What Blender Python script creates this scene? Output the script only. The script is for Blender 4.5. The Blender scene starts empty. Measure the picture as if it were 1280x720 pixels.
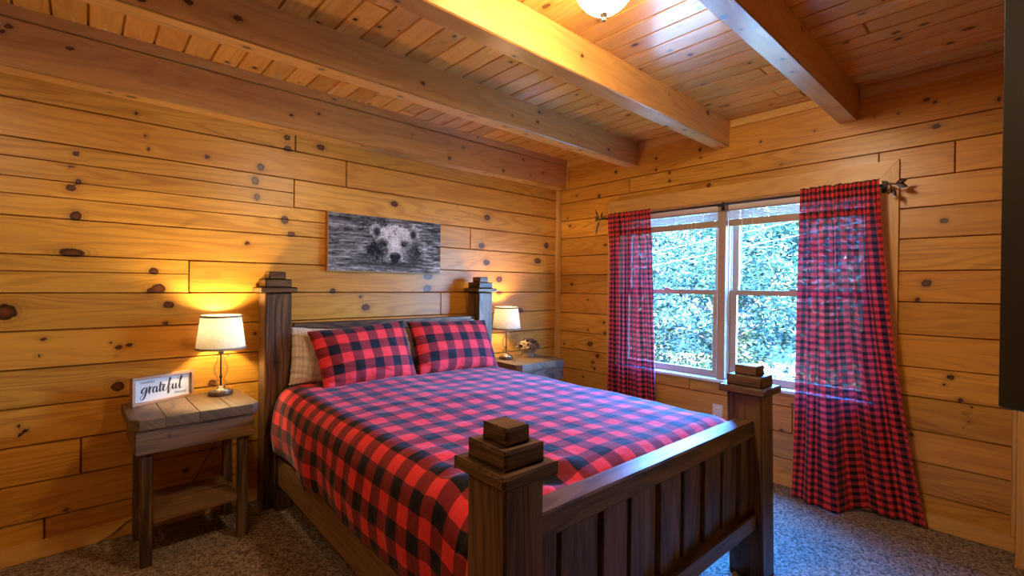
import bpy, bmesh, math, random
import numpy as np
from mathutils import Matrix, Vector, noise
random.seed(7)
RNG = np.random.default_rng(11)
scene = bpy.context.scene
COL = scene.collection
PI = math.pi

# ------------------------------------------------------------------ basics
YB, XE, ZC = 3.116, 3.433, 2.505        # bear wall plane, window wall plane, ceiling height
XW, YS = -1.25, -1.35                    # side wall and wall behind the camera

def tag(o, label=None, cat=None, group=None, kind=None):
    if label: o['label'] = label
    if cat: o['category'] = cat
    if group: o['group'] = group
    if kind: o['kind'] = kind
    return o

def empty(name, loc=(0, 0, 0), rz=0.0):
    o = bpy.data.objects.new(name, None)
    COL.objects.link(o)
    o.location = loc
    o.rotation_euler = (0, 0, rz)
    o.empty_display_size = 0.05
    return o

def link_mesh(name, me, mats, parent=None, smooth=False):
    o = bpy.data.objects.new(name, me)
    COL.objects.link(o)
    for m in (mats if isinstance(mats, (list, tuple)) else [mats]):
        me.materials.append(m)
    if parent: o.parent = parent
    if smooth:
        me.polygons.foreach_set('use_smooth', [True] * len(me.polygons))
    me.update()
    return o

class MB:
    """collects vertices, faces, wood grain attributes and material slots for ONE mesh object"""
    def __init__(s):
        s.v = []; s.f = []; s.gu = []; s.gv = []; s.kd = []; s.tone = []; s.mi = []; s.n = 0
    def add(s, v, f, gu=None, gv=None, kd=None, tone=None, mi=0):
        v = np.asarray(v, float); n = len(v)
        s.v.append(v)
        s.f.extend([tuple(i + s.n for i in q) for q in f])
        s.mi.extend([mi] * len(f))
        z = np.zeros(n)
        s.gu.append(z if gu is None else gu); s.gv.append(z if gv is None else gv)
        s.kd.append(z + 9 if kd is None else kd); s.tone.append(z + (0.5 if tone is None else tone))
        s.n += n
    def build(s, name, mats, parent=None, smooth=False):
        me = bpy.data.meshes.new(name)
        V = np.concatenate(s.v)
        me.from_pydata(V.tolist(), [], s.f)
        for nm, a in (('gu', s.gu), ('gv', s.gv), ('kd', s.kd), ('tone', s.tone)):
            at = me.attributes.new(nm, 'FLOAT', 'POINT')
            at.data.foreach_set('value', np.concatenate(a).astype(np.float32))
        o = link_mesh(name, me, mats, parent, smooth)
        me.polygons.foreach_set('material_index', s.mi)
        me.update()
        return o
    # ---- a board with bevelled edges seen from N
    def board(s, O, L, W, length, width, depth=0.006, bev=0.006, du=0.04, dv=0.02, knots=(), nk=0, tone=None, kr=(0.008, 0.02)):
        O, L, W = (np.array(q, float) for q in (O, L, W))
        N = np.cross(L, W)
        nu = max(1, int(length / du)); nv = max(1, int(width / dv))
        us = np.concatenate([[0], np.linspace(bev, length - bev, nu + 1), [length]])
        vs = np.concatenate([[0], np.linspace(bev, width - bev, nv + 1), [width]])
        UU, VV = np.meshgrid(us, vs, indexing='ij')
        hh = np.zeros_like(UU); hh[0] = hh[-1] = -depth; hh[:, 0] = hh[:, -1] = -depth
        P = O + UU[..., None] * L + VV[..., None] * W + hh[..., None] * N
        ks = list(knots)
        for _ in range(nk):
            b = random.uniform(*kr); a = b * random.uniform(1.0, 1.7)
            ks.append((random.uniform(0.05, 0.95) * length, random.uniform(0.15, 0.85) * width, a, b))
        kd = np.full(UU.shape, 9.0); gv = VV.copy()
        for (ku, kv, a, b) in ks:
            if ku < -0.3 or ku > length + 0.3 or kv < -0.02 or kv > width + 0.02: continue
            d = np.sqrt(((UU - ku) / a) ** 2 + ((VV - kv) / b) ** 2)
            kd = np.minimum(kd, d)
            e = np.exp(-((UU - ku) / (a * 3.2)) ** 2 - ((VV - kv) / (b * 3.0)) ** 2)
            gv = gv + np.where(VV >= kv, -1, 1) * e * np.minimum(np.abs(VV - kv), b * 1.3) * 0.75
        ou, ov = random.uniform(0, 40), random.uniform(0, 20)
        t = random.random() if tone is None else tone
        m = len(vs); F = []
        for i in range(len(us) - 1):
            for j in range(m - 1):
                F.append((i * m + j, (i + 1) * m + j, (i + 1) * m + j + 1, i * m + j + 1))
        s.add(P.reshape(-1, 3), F, (UU + ou).ravel(), (gv + ov).ravel(), kd.ravel(), t)
    # ---- box whose six sides are boards
    def wbox(s, lo, hi, ax=0, bev=0.004, du=0.05, dv=0.02, nk=0, tone=None, kr=(0.008, 0.018)):
        lo = np.array(lo, float); hi = np.array(hi, float)
        t = random.random() if tone is None else tone
        X = np.eye(3)
        for a in range(3):
            for sgn in (0, 1):
                b, c = (a + 1) % 3, (a + 2) % 3
                Lx, Wx = (b, c) if c != ax else (c, b)
                L, W = X[Lx], X[Wx]
                n = np.cross(L, W)
                O = lo.copy(); O[a] = (hi if sgn else lo)[a]
                if (n[a] > 0) != bool(sgn):
                    O[Lx] = hi[Lx]; L = -L
                ln, wd = hi[Lx] - lo[Lx], hi[Wx] - lo[Wx]
                be = min(bev, ln / 3, wd / 3)
                s.board(O, L, W, ln, wd, be, be, du, dv, nk=nk if a != ax else 0, tone=t, kr=kr)
    def box(s, lo, hi, mi=0):
        x0, y0, z0 = lo; x1, y1, z1 = hi
        v = [(x0, y0, z0), (x1, y0, z0), (x1, y1, z0), (x0, y1, z0), (x0, y0, z1), (x1, y0, z1), (x1, y1, z1), (x0, y1, z1)]
        s.add(v, [(0, 3, 2, 1), (4, 5, 6, 7), (0, 1, 5, 4), (1, 2, 6, 5), (2, 3, 7, 6), (3, 0, 4, 7)], mi=mi)
    def bbox(s, lo, hi, b=0.003, mi=0):
        """box with chamfered edges"""
        bm = bmesh.new()
        bmesh.ops.create_cube(bm, size=1)
        for v in bm.verts:
            v.co = Vector([lo[i] if v.co[i] < 0 else hi[i] for i in range(3)])
        bmesh.ops.bevel(bm, geom=bm.edges[:], offset=b, segments=2, affect='EDGES', profile=0.5)
        s.bm(bm, mi)
    def bm(s, bm, mi=0):
        bm.verts.ensure_lookup_table(); bm.verts.index_update()
        v = [q.co[:] for q in bm.verts]; f = [tuple(q.index for q in p.verts) for p in bm.faces]
        bm.free()
        s.add(v, f, mi=mi)
    def lathe(s, prof, c=(0, 0, 0), n=32, mi=0):
        V = []; F = []
        for r, z in prof:
            for k in range(n):
                a = 2 * PI * k / n
                V.append((c[0] + r * math.cos(a), c[1] + r * math.sin(a), c[2] + z))
        for i in range(len(prof) - 1):
            for k in range(n):
                k2 = (k + 1) % n
                F.append((i * n + k, i * n + k2, (i + 1) * n + k2, (i + 1) * n + k))
        s.add(V, F, mi=mi)
    def tube(s, pts, r, n=8, mi=0, cap=True):
        pts = [Vector(p) for p in pts]; V = []; F = []
        rs = r if isinstance(r, (list, tuple)) else [r] * len(pts)
        up = Vector((0, 0, 1))
        for i, p in enumerate(pts):
            d = (pts[min(i + 1, len(pts) - 1)] - pts[max(i - 1, 0)]).normalized()
            a = d.cross(up)
            if a.length < 1e-3: a = d.cross(Vector((1, 0, 0)))
            a.normalize(); b = a.cross(d)
            for k in range(n):
                t = 2 * PI * k / n
                V.append((p + (a * math.cos(t) + b * math.sin(t)) * rs[i])[:])
        for i in range(len(pts) - 1):
            for k in range(n):
                k2 = (k + 1) % n
                F.append((i * n + k, i * n + k2, (i + 1) * n + k2, (i + 1) * n + k))
        if cap:
            F.append(tuple(range(n))[::-1]); F.append(tuple((len(pts) - 1) * n + k for k in range(n)))
        s.add(V, F, mi=mi)

# ------------------------------------------------------------------ materials
def newmat(name):
    m = bpy.data.materials.new(name); m.use_nodes = True
    nt = m.node_tree; nt.nodes.clear()
    out = nt.nodes.new('ShaderNodeOutputMaterial')
    return m, nt, out

class NT:
    def __init__(s, nt): s.nt = nt
    def n(s, t, **kw):
        nd = s.nt.nodes.new(t)
        for k, v in kw.items(): setattr(nd, k, v)
        return nd
    def l(s, a, b): s.nt.links.new(a, b)
    def val(s, x, sock):
        if isinstance(x, (int, float)): sock.default_value = x
        elif isinstance(x, (tuple, list)): sock.default_value = x if len(x) == len(sock.default_value) else (*x, 1)
        else: s.l(x, sock)
    def math(s, op, a, b=0.0, c=0.0, clamp=False):
        nd = s.n('ShaderNodeMath', operation=op, use_clamp=clamp)
        for i, x in enumerate((a, b, c)): s.val(x, nd.inputs[i])
        return nd.outputs[0]
    def attr(s, name, out='Fac'): return s.n('ShaderNodeAttribute', attribute_name=name).outputs[out]
    def comb(s, x, y, z):
        nd = s.n('ShaderNodeCombineXYZ')
        for i, q in enumerate((x, y, z)): s.val(q, nd.inputs[i])
        return nd.outputs[0]
    def noise(s, vec, scale=1.0, detail=2.0, rough=0.5):
        nd = s.n('ShaderNodeTexNoise')
        s.l(vec, nd.inputs['Vector']); nd.inputs['Scale'].default_value = scale
        nd.inputs['Detail'].default_value = detail; nd.inputs['Roughness'].default_value = rough
        return nd.outputs['Fac']
    def ramp(s, x, a, b):
        nd = s.n('ShaderNodeMapRange', interpolation_type='SMOOTHSTEP')
        s.val(x, nd.inputs[0]); s.val(a, nd.inputs[1]); s.val(b, nd.inputs[2])
        return nd.outputs[0]
    def mix(s, f, a, b, mode='MIX'):
        nd = s.n('ShaderNodeMix', data_type='RGBA', blend_type=mode)
        s.val(f, nd.inputs[0]); s.val(a, nd.inputs[6]); s.val(b, nd.inputs[7])
        return nd.outputs[2]

def wood(name, light, dark, knot, rough=0.35, spec=0.5, tonevar=0.3, contour=0.45, fine=0.4, crack=1.0, red=None, coat=0.0, blot=0.9):
    m, nt, out = newmat(name); g = NT(nt)
    gu, gv, kd, tn = g.attr('gu'), g.attr('gv'), g.attr('kd'), g.attr('tone')
    z = g.math('MULTIPLY', tn, 37.0)
    v0 = g.comb(g.math('MULTIPLY', gu, 0.55), g.math('MULTIPLY', gv, 5.0), z)
    n0 = g.noise(v0, 1.0, 2.0, 0.45)
    con = g.math('SINE', g.math('MULTIPLY', n0, 95.0))
    con = g.ramp(con, -0.3, 1.0)
    v1 = g.comb(g.math('MULTIPLY', gu, 4.0), g.math('MULTIPLY', gv, 170.0), z)
    n1 = g.noise(v1, 1.0, 3.0, 0.6)
    v2 = g.comb(g.math('MULTIPLY', gu, 1.1), g.math('MULTIPLY', gv, 9.0), g.math('ADD', z, 5.0))
    n2 = g.noise(v2, 1.0, 3.0, 0.5)
    f = g.math('ADD', g.math('MULTIPLY', con, contour), g.math('MULTIPLY', g.ramp(n1, 0.35, 0.75), fine))
    f = g.math('ADD', f, g.math('MULTIPLY', g.math('SUBTRACT', n2, 0.5), blot), clamp=True)
    c = g.mix(f, light, dark)
    if red is not None:
        t2 = g.math('FRACT', g.math('MULTIPLY', tn, 7.31))
        c = g.mix(g.math('MULTIPLY', t2, 0.45), c, red)
    tv = g.math('ADD', 1.0, g.math('MULTIPLY', g.math('SUBTRACT', tn, 0.55), tonevar * 2))
    c = g.mix(1.0, c, g.comb(tv, tv, tv), 'MULTIPLY')
    # halo around knots, knots, cracks
    halo = g.math('SUBTRACT', 1.0, g.ramp(kd, 1.0, 2.6))
    ring = g.math('SINE', g.math('MULTIPLY', kd, 11.0))
    c = g.mix(g.math('MULTIPLY', halo, g.math('ADD', 0.22, g.math('MULTIPLY', ring, 0.12))), c, knot)
    wob = g.math('MULTIPLY', g.math('SUBTRACT', g.noise(g.comb(g.math('MULTIPLY', gu, 60.0), g.math('MULTIPLY', gv, 60.0), z), 1.0, 2.0), 0.5), 0.5)
    kk = g.math('SUBTRACT', 1.0, g.ramp(g.math('ADD', kd, wob), 0.82, 1.12))
    kc = g.mix(g.ramp(kd, 0.15, 0.95), tuple(min(1, x * 2.1) for x in knot), tuple(x * 0.45 for x in knot))
    c = g.mix(kk, c, kc)
    ck = 0.0
    if crack:
        v3 = g.comb(g.math('MULTIPLY', gu, 0.28), g.math('MULTIPLY', gv, 4.2), g.math('ADD', z, 11.0))
        n3 = g.noise(v3, 1.0, 1.0, 0.4)
        ck = g.math('SUBTRACT', 1.0, g.ramp(g.math('ABSOLUTE', g.math('SUBTRACT', n3, 0.46)), 0.0008, 0.0030))
        v4 = g.comb(g.math('MULTIPLY', gu, 0.9), g.math('MULTIPLY', gv, 2.0), g.math('ADD', z, 21.0))
        ck = g.math('MULTIPLY', g.math('MULTIPLY', ck, g.ramp(kd, 1.5, 4.5)), g.math('MULTIPLY', g.ramp(g.noise(v4, 1.0, 1.0), 0.48, 0.58), 0.7 * crack))
        c = g.mix(ck, c, tuple(x * 0.4 for x in knot))
    p = g.n('ShaderNodeBsdfPrincipled')
    g.l(c, p.inputs['Base Color'])
    g.val(g.math('ADD', rough, g.math('MULTIPLY', g.math('SUBTRACT', n2, 0.5), 0.25)), p.inputs['Roughness'])
    p.inputs['Specular IOR Level'].default_value = spec
    p.inputs['Coat Weight'].default_value = coat; p.inputs['Coat Roughness'].default_value = 0.18
    b = g.n('ShaderNodeBump'); b.inputs['Strength'].default_value = 0.25; b.inputs['Distance'].default_value = 0.002
    h = g.math('SUBTRACT', g.math('ADD', g.math('MULTIPLY', n1, 0.5), g.math('MULTIPLY', n2, 1.2)), g.math('MULTIPLY', kk, 0.4))
    if crack: h = g.math('SUBTRACT', h, g.math('MULTIPLY', ck, 1.5))
    g.l(h, b.inputs['Height']); g.l(b.outputs[0], p.inputs['Normal'])
    g.l(p.outputs[0], out.inputs[0])
    return m

def plain(name, col, rough=0.5, metal=0.0, spec=0.5, bump=0.0, bscale=60.0, var=0.12, em=None, ems=1.0, coat=0.0):
    m, nt, out = newmat(name); g = NT(nt)
    p = g.n('ShaderNodeBsdfPrincipled')
    tc = g.n('ShaderNodeTexCoord').outputs['Object']
    nz = g.noise(tc, bscale, 3.0)
    c = g.mix(nz, tuple(x * (1 - var) for x in col), tuple(min(1, x * (1 + var)) for x in col))
    g.l(c, p.inputs['Base Color'])
    p.inputs['Roughness'].default_value = rough; p.inputs['Metallic'].default_value = metal
    p.inputs['Specular IOR Level'].default_value = spec; p.inputs['Coat Weight'].default_value = coat
    if bump:
        b = g.n('ShaderNodeBump'); b.inputs['Strength'].default_value = bump; b.inputs['Distance'].default_value = 0.003
        g.l(nz, b.inputs['Height']); g.l(b.outputs[0], p.inputs['Normal'])
    if em:
        p.inputs['Emission Color'].default_value = (*em, 1); p.inputs['Emission Strength'].default_value = ems
    g.l(p.outputs[0], out.inputs[0])
    return m

def plaid(name, period, red, mid, black, transl=0.0, transp=0.0, rough=0.85, wr=0.0):
    m, nt, out = newmat(name); g = NT(nt)
    uv = g.n('ShaderNodeUVMap', uv_map='UVMap').outputs[0]
    sp = g.n('ShaderNodeSeparateXYZ'); g.l(uv, sp.inputs[0])
    def band(x):
        t = g.math('ABSOLUTE', g.math('SUBTRACT', g.math('FRACT', g.math('MULTIPLY', x, 1.0 / period)), 0.5))
        return g.ramp(t, 0.24, 0.26)
    a, b = band(sp.outputs[0]), band(sp.outputs[1])
    both = g.math('MULTIPLY', a, b)
    one = g.math('SUBTRACT', g.math('MAXIMUM', a, b), both)
    # twill threads
    tw = g.math('SINE', g.math('MULTIPLY', g.math('ADD', sp.outputs[0], sp.outputs[1]), 2 * PI / 0.0022))
    nz = g.noise(uv, 900.0, 2.0)
    c = g.mix(one, red, mid)
    c = g.mix(both, c, black)
    th = g.math('ADD', 0.88, g.math('ADD', g.math('MULTIPLY', tw, 0.05), g.math('MULTIPLY', nz, 0.22)))
    c = g.mix(1.0, c, g.comb(th, th, th), 'MULTIPLY')
    p = g.n('ShaderNodeBsdfPrincipled')
    g.l(c, p.inputs['Base Color']); p.inputs['Roughness'].default_value = rough
    p.inputs['Specular IOR Level'].default_value = 0.25
    p.inputs['Sheen Weight'].default_value = 0.12; p.inputs['Sheen Roughness'].default_value = 0.4
    bp = g.n('ShaderNodeBump'); bp.inputs['Strength'].default_value = 0.12; bp.inputs['Distance'].default_value = 0.001
    g.l(nz, bp.inputs['Height']); nrm = bp.outputs[0]
    if wr:
        w1 = g.noise(uv, 9.0, 4.0, 0.55)
        w2 = g.math('ABSOLUTE', g.math('SUBTRACT', g.noise(g.comb(g.math('MULTIPLY', sp.outputs[0], 5.0), g.math('MULTIPLY', sp.outputs[1], 11.0), 2.0), 1.0, 3.0, 0.5), 0.5))
        b2 = g.n('ShaderNodeBump'); b2.inputs['Strength'].default_value = wr; b2.inputs['Distance'].default_value = 0.03
        g.l(g.math('ADD', g.math('MULTIPLY', w1, 0.6), g.math('MULTIPLY', w2, 1.2)), b2.inputs['Height']); g.l(nrm, b2.inputs['Normal']); nrm = b2.outputs[0]
    g.l(nrm, p.inputs['Normal'])
    sh = p.outputs[0]
    if transl:
        t = g.n('ShaderNodeBsdfTranslucent'); g.l(c, t.inputs[0])
        mx = g.n('ShaderNodeMixShader'); mx.inputs[0].default_value = transl
        g.l(sh, mx.inputs[1]); g.l(t.outputs[0], mx.inputs[2]); sh = mx.outputs[0]
    if transp:
        t = g.n('ShaderNodeBsdfTransparent')
        mx = g.n('ShaderNodeMixShader'); mx.inputs[0].default_value = transp
        g.l(sh, mx.inputs[1]); g.l(t.outputs[0], mx.inputs[2]); sh = mx.outputs[0]
    g.l(sh, out.inputs[0])
    return m

def glass_mat(name, tint=(1, 1, 1), refl=0.08, rough=0.02):
    m, nt, out = newmat(name); g = NT(nt)
    t = g.n('ShaderNodeBsdfTransparent'); t.inputs[0].default_value = (*tint, 1)
    s = g.n('ShaderNodeBsdfGlossy'); s.inputs['Roughness'].default_value = rough
    lw = g.n('ShaderNodeLayerWeight'); lw.inputs[0].default_value = 0.25
    mx = g.n('ShaderNodeMixShader')
    g.l(g.math('MULTIPLY', lw.outputs['Fresnel'], refl * 10, clamp=True), mx.inputs[0])
    g.l(t.outputs[0], mx.inputs[1]); g.l(s.outputs[0], mx.inputs[2]); g.l(mx.outputs[0], out.inputs[0])
    return m

def linen_mat(name, col, transl=0.3):
    m, nt, out = newmat(name); g = NT(nt)
    tc = g.n('ShaderNodeTexCoord').outputs['UV']
    sp = g.n('ShaderNodeSeparateXYZ'); g.l(tc, sp.inputs[0])
    w1 = g.noise(g.comb(g.math('MULTIPLY', sp.outputs[0], 700.0), g.math('MULTIPLY', sp.outputs[1], 30.0), 0.0), 1.0, 2.0)
    w2 = g.noise(g.comb(g.math('MULTIPLY', sp.outputs[0], 30.0), g.math('MULTIPLY', sp.outputs[1], 700.0), 3.0), 1.0, 2.0)
    w = g.ramp(g.math('ADD', w1, w2), 0.75, 1.25)
    c = g.mix(w, tuple(x * 0.62 for x in col), col)
    d = g.n('ShaderNodeBsdfDiffuse'); g.l(c, d.inputs[0])
    t = g.n('ShaderNodeBsdfTranslucent'); g.l(c, t.inputs[0])
    mx = g.n('ShaderNodeMixShader'); mx.inputs[0].default_value = transl
    g.l(d.outputs[0], mx.inputs[1]); g.l(t.outputs[0], mx.inputs[2]); g.l(mx.outputs[0], out.inputs[0])
    return m

PINE = dict(light=(0.69, 0.335, 0.042), dark=(0.40, 0.145, 0.012), knot=(0.075, 0.020, 0.006), red=(0.56, 0.21, 0.024))
M = {}
M['pine_wall'] = wood('pine_wall', **PINE, rough=0.34, tonevar=0.16, contour=0.42, fine=0.45, crack=0.35, blot=1.4)
M['pine_ceiling'] = wood('pine_ceiling', light=(0.68, 0.31, 0.052), dark=(0.42, 0.145, 0.018), knot=(0.06, 0.016, 0.006), red=(0.56, 0.19, 0.035), rough=0.25, tonevar=0.2, contour=0.32, fine=0.34, crack=0.0, coat=0.6)
M['pine_beam'] = wood('pine_beam', light=(0.62, 0.30, 0.075), dark=(0.40, 0.16, 0.032), knot=(0.06, 0.016, 0.006), rough=0.32, tonevar=0.1, contour=0.32, fine=0.34, crack=0.3, coat=0.4)
M['pine_trim'] = wood('pine_trim', light=(0.70, 0.38, 0.095), dark=(0.50, 0.23, 0.045), knot=(0.1, 0.03, 0.008), rough=0.36, tonevar=0.06, contour=0.25, fine=0.3, crack=0.0)
M['dark_wood'] = wood('dark_wood', light=(0.175, 0.092, 0.042), dark=(0.034, 0.018, 0.009), knot=(0.016, 0.008, 0.005), rough=0.38, tonevar=0.32, contour=0.55, fine=0.7, blot=2.2, crack=0.3)
M['grey_wood'] = wood('grey_wood', light=(0.225, 0.118, 0.042), dark=(0.075, 0.036, 0.013), knot=(0.02, 0.01, 0.005), rough=0.5, tonevar=0.25, contour=0.4, fine=0.5, crack=0.2)
M['table_top'] = wood('table_top', light=(0.165, 0.092, 0.032), dark=(0.05, 0.026, 0.010), knot=(0.03, 0.015, 0.007), rough=0.5, tonevar=0.3, contour=0.4, fine=0.5, crack=0.2)
M['sash_wood'] = wood('sash_wood', light=(0.46, 0.33, 0.215), dark=(0.35, 0.24, 0.15), knot=(0.1, 0.05, 0.02), rough=0.4, tonevar=0.05, contour=0.2, fine=0.3, crack=0.0)
RED, MID, BLK = (0.80, 0.040, 0.045), (0.22, 0.018, 0.024), (0.008, 0.008, 0.013)
M['plaid_bed'] = plaid('plaid_bed', 0.131, RED, MID, BLK, wr=0.45)
M['plaid_curtain'] = plaid('plaid_curtain', 0.040, (0.80, 0.040, 0.042), (0.25, 0.018, 0.022), (0.010, 0.009, 0.012), transl=0.08, transp=0.045)
def striped(name, a, b):
    m, nt, out = newmat(name); g = NT(nt)
    uv = g.n('ShaderNodeUVMap', uv_map='UVMap').outputs[0]
    sp = g.n('ShaderNodeSeparateXYZ'); g.l(uv, sp.inputs[0])
    w = g.noise(g.comb(g.math('MULTIPLY', sp.outputs[0], 95.0), g.math('MULTIPLY', sp.outputs[1], 2.0), 0.0), 1.0, 2.0)
    p = g.n('ShaderNodeBsdfPrincipled'); g.l(g.mix(g.ramp(w, .45, .62), a, b), p.inputs['Base Color']); p.inputs['Roughness'].default_value = .85
    g.l(p.outputs[0], out.inputs[0]); return m
M['cream_cloth'] = striped('cream_cloth', (0.66, 0.57, 0.44), (0.50, 0.40, 0.28))
M['white_cloth'] = plain('white_cloth', (0.75, 0.72, 0.68), 0.85, bump=0.2, bscale=150)
M['mattress'] = plain('mattress_fabric', (0.6, 0.58, 0.55), 0.9, bump=0.2)
M['metal'] = plain('brushed_metal', (0.62, 0.58, 0.52), 0.25, 1.0)
M['dark_metal'] = plain('dark_bronze', (0.05, 0.032, 0.022), 0.4, 0.7)
M['bronze_leaf'] = plain('bronze_leaf', (0.12, 0.07, 0.04), 0.4, 0.6)
M['white_vinyl'] = plain('white_vinyl', (0.80, 0.80, 0.78), 0.35, var=0.03)
M['cream_vinyl'] = plain('cream_vinyl', (0.72, 0.62, 0.48), 0.4, var=0.03)
M['plate'] = plain('cream_plate', (0.78, 0.70, 0.58), 0.4, var=0.03)
M['slot'] = plain('dark_slot', (0.03, 0.025, 0.02), 0.6)
M['tv'] = plain('television_black', (0.022, 0.020, 0.013), 0.45, spec=0.4)
M['tv_edge'] = plain('television_edge', (0.10, 0.10, 0.075), 0.3, spec=0.5)
M['glass'] = glass_mat('window_glass', (0.97, 1.0, 1.0), 0.05)
M['lamp_glass'] = glass_mat('lamp_glass', (0.95, 0.94, 0.92), 0.05, 0.05)
M['shade'] = linen_mat('lampshade_linen', (0.84, 0.76, 0.60), 0.036)
M['shade_trim'] = plain('lampshade_trim', (0.30, 0.24, 0.16), 0.8)
M['bulb'] = plain('bulb_glow', (1, 0.9, 0.7), 0.4, em=(1.0, 0.75, 0.40), ems=12.0)
M['globe'] = plain('globe_glass', (0.9, 0.88, 0.84), 0.3, em=(1.0, 0.82, 0.54), ems=120.0, var=0.02)
M['fill_globe'] = plain('fill_globe_glow', (0.9, 0.88, 0.84), 0.3, em=(1.0, 0.80, 0.50), ems=48.0, var=0.02)  # weaker glow for the added fill globe out of view
M['nickel'] = plain('nickel', (0.42, 0.38, 0.30), 0.35, 0.9)
M['sign_white'] = plain('sign_white', (0.52, 0.51, 0.49), 0.55, var=0.02)
M['ink'] = plain('ink', (0.02, 0.018, 0.016), 0.6)
M['ink_grey'] = plain('ink_grey', (0.14, 0.13, 0.12), 0.6)
M['sign_frame'] = wood('sign_frame', light=(0.36, 0.19, 0.09), dark=(0.22, 0.10, 0.045), knot=(0.1, 0.04, 0.02), rough=0.5, tonevar=0.05, crack=0.0)
M['dried_light'] = plain('dried_petal_light', (0.42, 0.27, 0.13), 0.7, var=0.4, bscale=40)
M['dried_dark'] = plain('dried_petal_dark', (0.10, 0.055, 0.03), 0.7, var=0.4, bscale=40)
M['dried_bowl'] = plain('dried_bowl', (0.22, 0.14, 0.07), 0.5, var=0.4, bscale=60)
M['bark'] = plain('bark', (0.02, 0.016, 0.012), 0.9, bump=0.6, bscale=20, var=0.4)
M['cable'] = plain('cable', (0.12, 0.12, 0.12), 0.5)
M['cord'] = plain('cord', (0.05, 0.03, 0.02), 0.5)
M['grass'] = plain('grass', (0.12, 0.135, 0.08), 0.95, bump=0.8, bscale=6, var=0.5)
M['plaster'] = plain('rear_wall', (0.42, 0.26, 0.12), 0.6, var=0.05)

def carpet_mat():
    m, nt, out = newmat('carpet'); g = NT(nt)
    tc = g.n('ShaderNodeTexCoord').outputs['Object']
    vo = g.n('ShaderNodeTexVoronoi'); g.l(tc, vo.inputs['Vector']); vo.inputs['Scale'].default_value = 105.0
    n1 = g.noise(tc, 130.0, 3.0, 0.7); n2 = g.noise(tc, 3.0, 2.0)
    sp = g.n('ShaderNodeSeparateColor'); g.l(vo.outputs['Color'], sp.inputs[0])
    c = g.mix(sp.outputs[0], (0.070, 0.046, 0.029), (0.42, 0.30, 0.20))
    c = g.mix(g.ramp(n1, 0.5, 0.75), c, (0.095, 0.072, 0.053))
    c = g.mix(g.math('MULTIPLY', n2, 0.25), c, (0.19, 0.145, 0.11))
    p = g.n('ShaderNodeBsdfPrincipled'); g.l(c, p.inputs['Base Color']); p.inputs['Roughness'].default_value = 0.95
    p.inputs['Specular IOR Level'].default_value = 0.15
    b = g.n('ShaderNodeBump'); b.inputs['Strength'].default_value = 0.9; b.inputs['Distance'].default_value = 0.006
    g.l(g.math('SUBTRACT', 1.0, vo.outputs['Distance']), b.inputs['Height']); g.l(b.outputs[0], p.inputs['Normal'])
    g.l(p.outputs[0], out.inputs[0])
    return m
M['carpet'] = carpet_mat()

def leaf_mat(name, a, b, c3):
    m, nt, out = newmat(name); g = NT(nt)
    r = g.attr('tone')
    c = g.mix(g.ramp(r, 0.0, 0.6), a, b); c = g.mix(g.ramp(r, 0.6, 1.0), c, c3)
    p = g.n('ShaderNodeBsdfPrincipled'); g.l(c, p.inputs['Base Color']); p.inputs['Roughness'].default_value = 0.4
    t = g.n('ShaderNodeBsdfTranslucent'); g.l(c, t.inputs[0])
    mx = g.n('ShaderNodeMixShader'); mx.inputs[0].default_value = 0.4
    g.l(p.outputs[0], mx.inputs[1]); g.l(t.outputs[0], mx.inputs[2]); g.l(mx.outputs[0], out.inputs[0])
    return m
M['leaf_a'] = leaf_mat('leaf_a', (0.006, 0.016, 0.0055), (0.017, 0.034, 0.011), (0.09, 0.098, 0.062))
M['leaf_b'] = leaf_mat('leaf_b', (0.0045, 0.013, 0.006), (0.013, 0.028, 0.010), (0.066, 0.076, 0.045))

# ------------------------------------------------------------------ room shell
BK = [(-0.035,1.917,0.014,0.015),(-0.052,1.853,0.011,0.012),(-0.026,1.783,0.014,0.016),(-0.052,1.749,0.02,0.019),(0.505,2.006,0.013,0.016),(0.779,1.996,0.022,0.024),(0.749,1.909,0.022,0.029),(0.758,1.815,0.017,0.024),(0.927,2.206,0.021,0.02),(0.932,2.137,0.024,0.02),(1.133,2.188,0.026,0.021),(0.234,2.062,0.01,0.013),(0.244,1.997,0.01,0.013),(0.194,2.169,0.011,0.012),(-0.034,1.615,0.023,0.027),(-0.047,1.436,0.049,0.023),(0.268,1.356,0.024,0.021),(0.289,1.263,0.034,0.03),(0.252,1.251,0.015,0.017),(0.334,1.177,0.026,0.022),(-0.266,1.156,0.038,0.04),(-0.144,1.025,0.013,0.011),(0.13,0.965,0.016,0.014),(0.096,0.992,0.009,0.008),(0.172,0.974,0.014,0.012),(0.121,0.921,0.008,0.008),(-0.16,0.947,0.011,0.009),(0.125,0.766,0.028,0.027),(0.321,1.079,0.014,0.013),(0.709,1.534,0.015,0.014),(0.917,1.693,0.023,0.03),(0.955,1.606,0.024,0.02),(1.219,1.251,0.021,0.021),(1.45,1.139,0.03,0.025),(1.414,1.212,0.015,0.014),(0.536,0.729,0.02,0.023),(0.756,0.997,0.013,0.012),(1.663,1.885,0.029,0.023),(2.533,1.877,0.035,0.027),(2.475,1.635,0.035,0.027),(2.529,1.496,0.035,0.027),(1.953,1.362,0.043,0.025),(1.947,1.269,0.036,0.031),(2.675,1.355,0.037,0.028),(3.147,1.536,0.043,0.03),(2.676,1.237,0.037,0.021),(2.928,1.076,0.045,0.025),(3.265,1.687,0.033,0.031),(-0.224,0.63,0.009,0.011),(-0.198,0.606,0.01,0.013),(-0.218,0.588,0.009,0.011),(-0.064,0.197,0.014,0.012),(0.415,0.264,0.018,0.013),(-0.198,0.031,0.008,0.009)]
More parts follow.
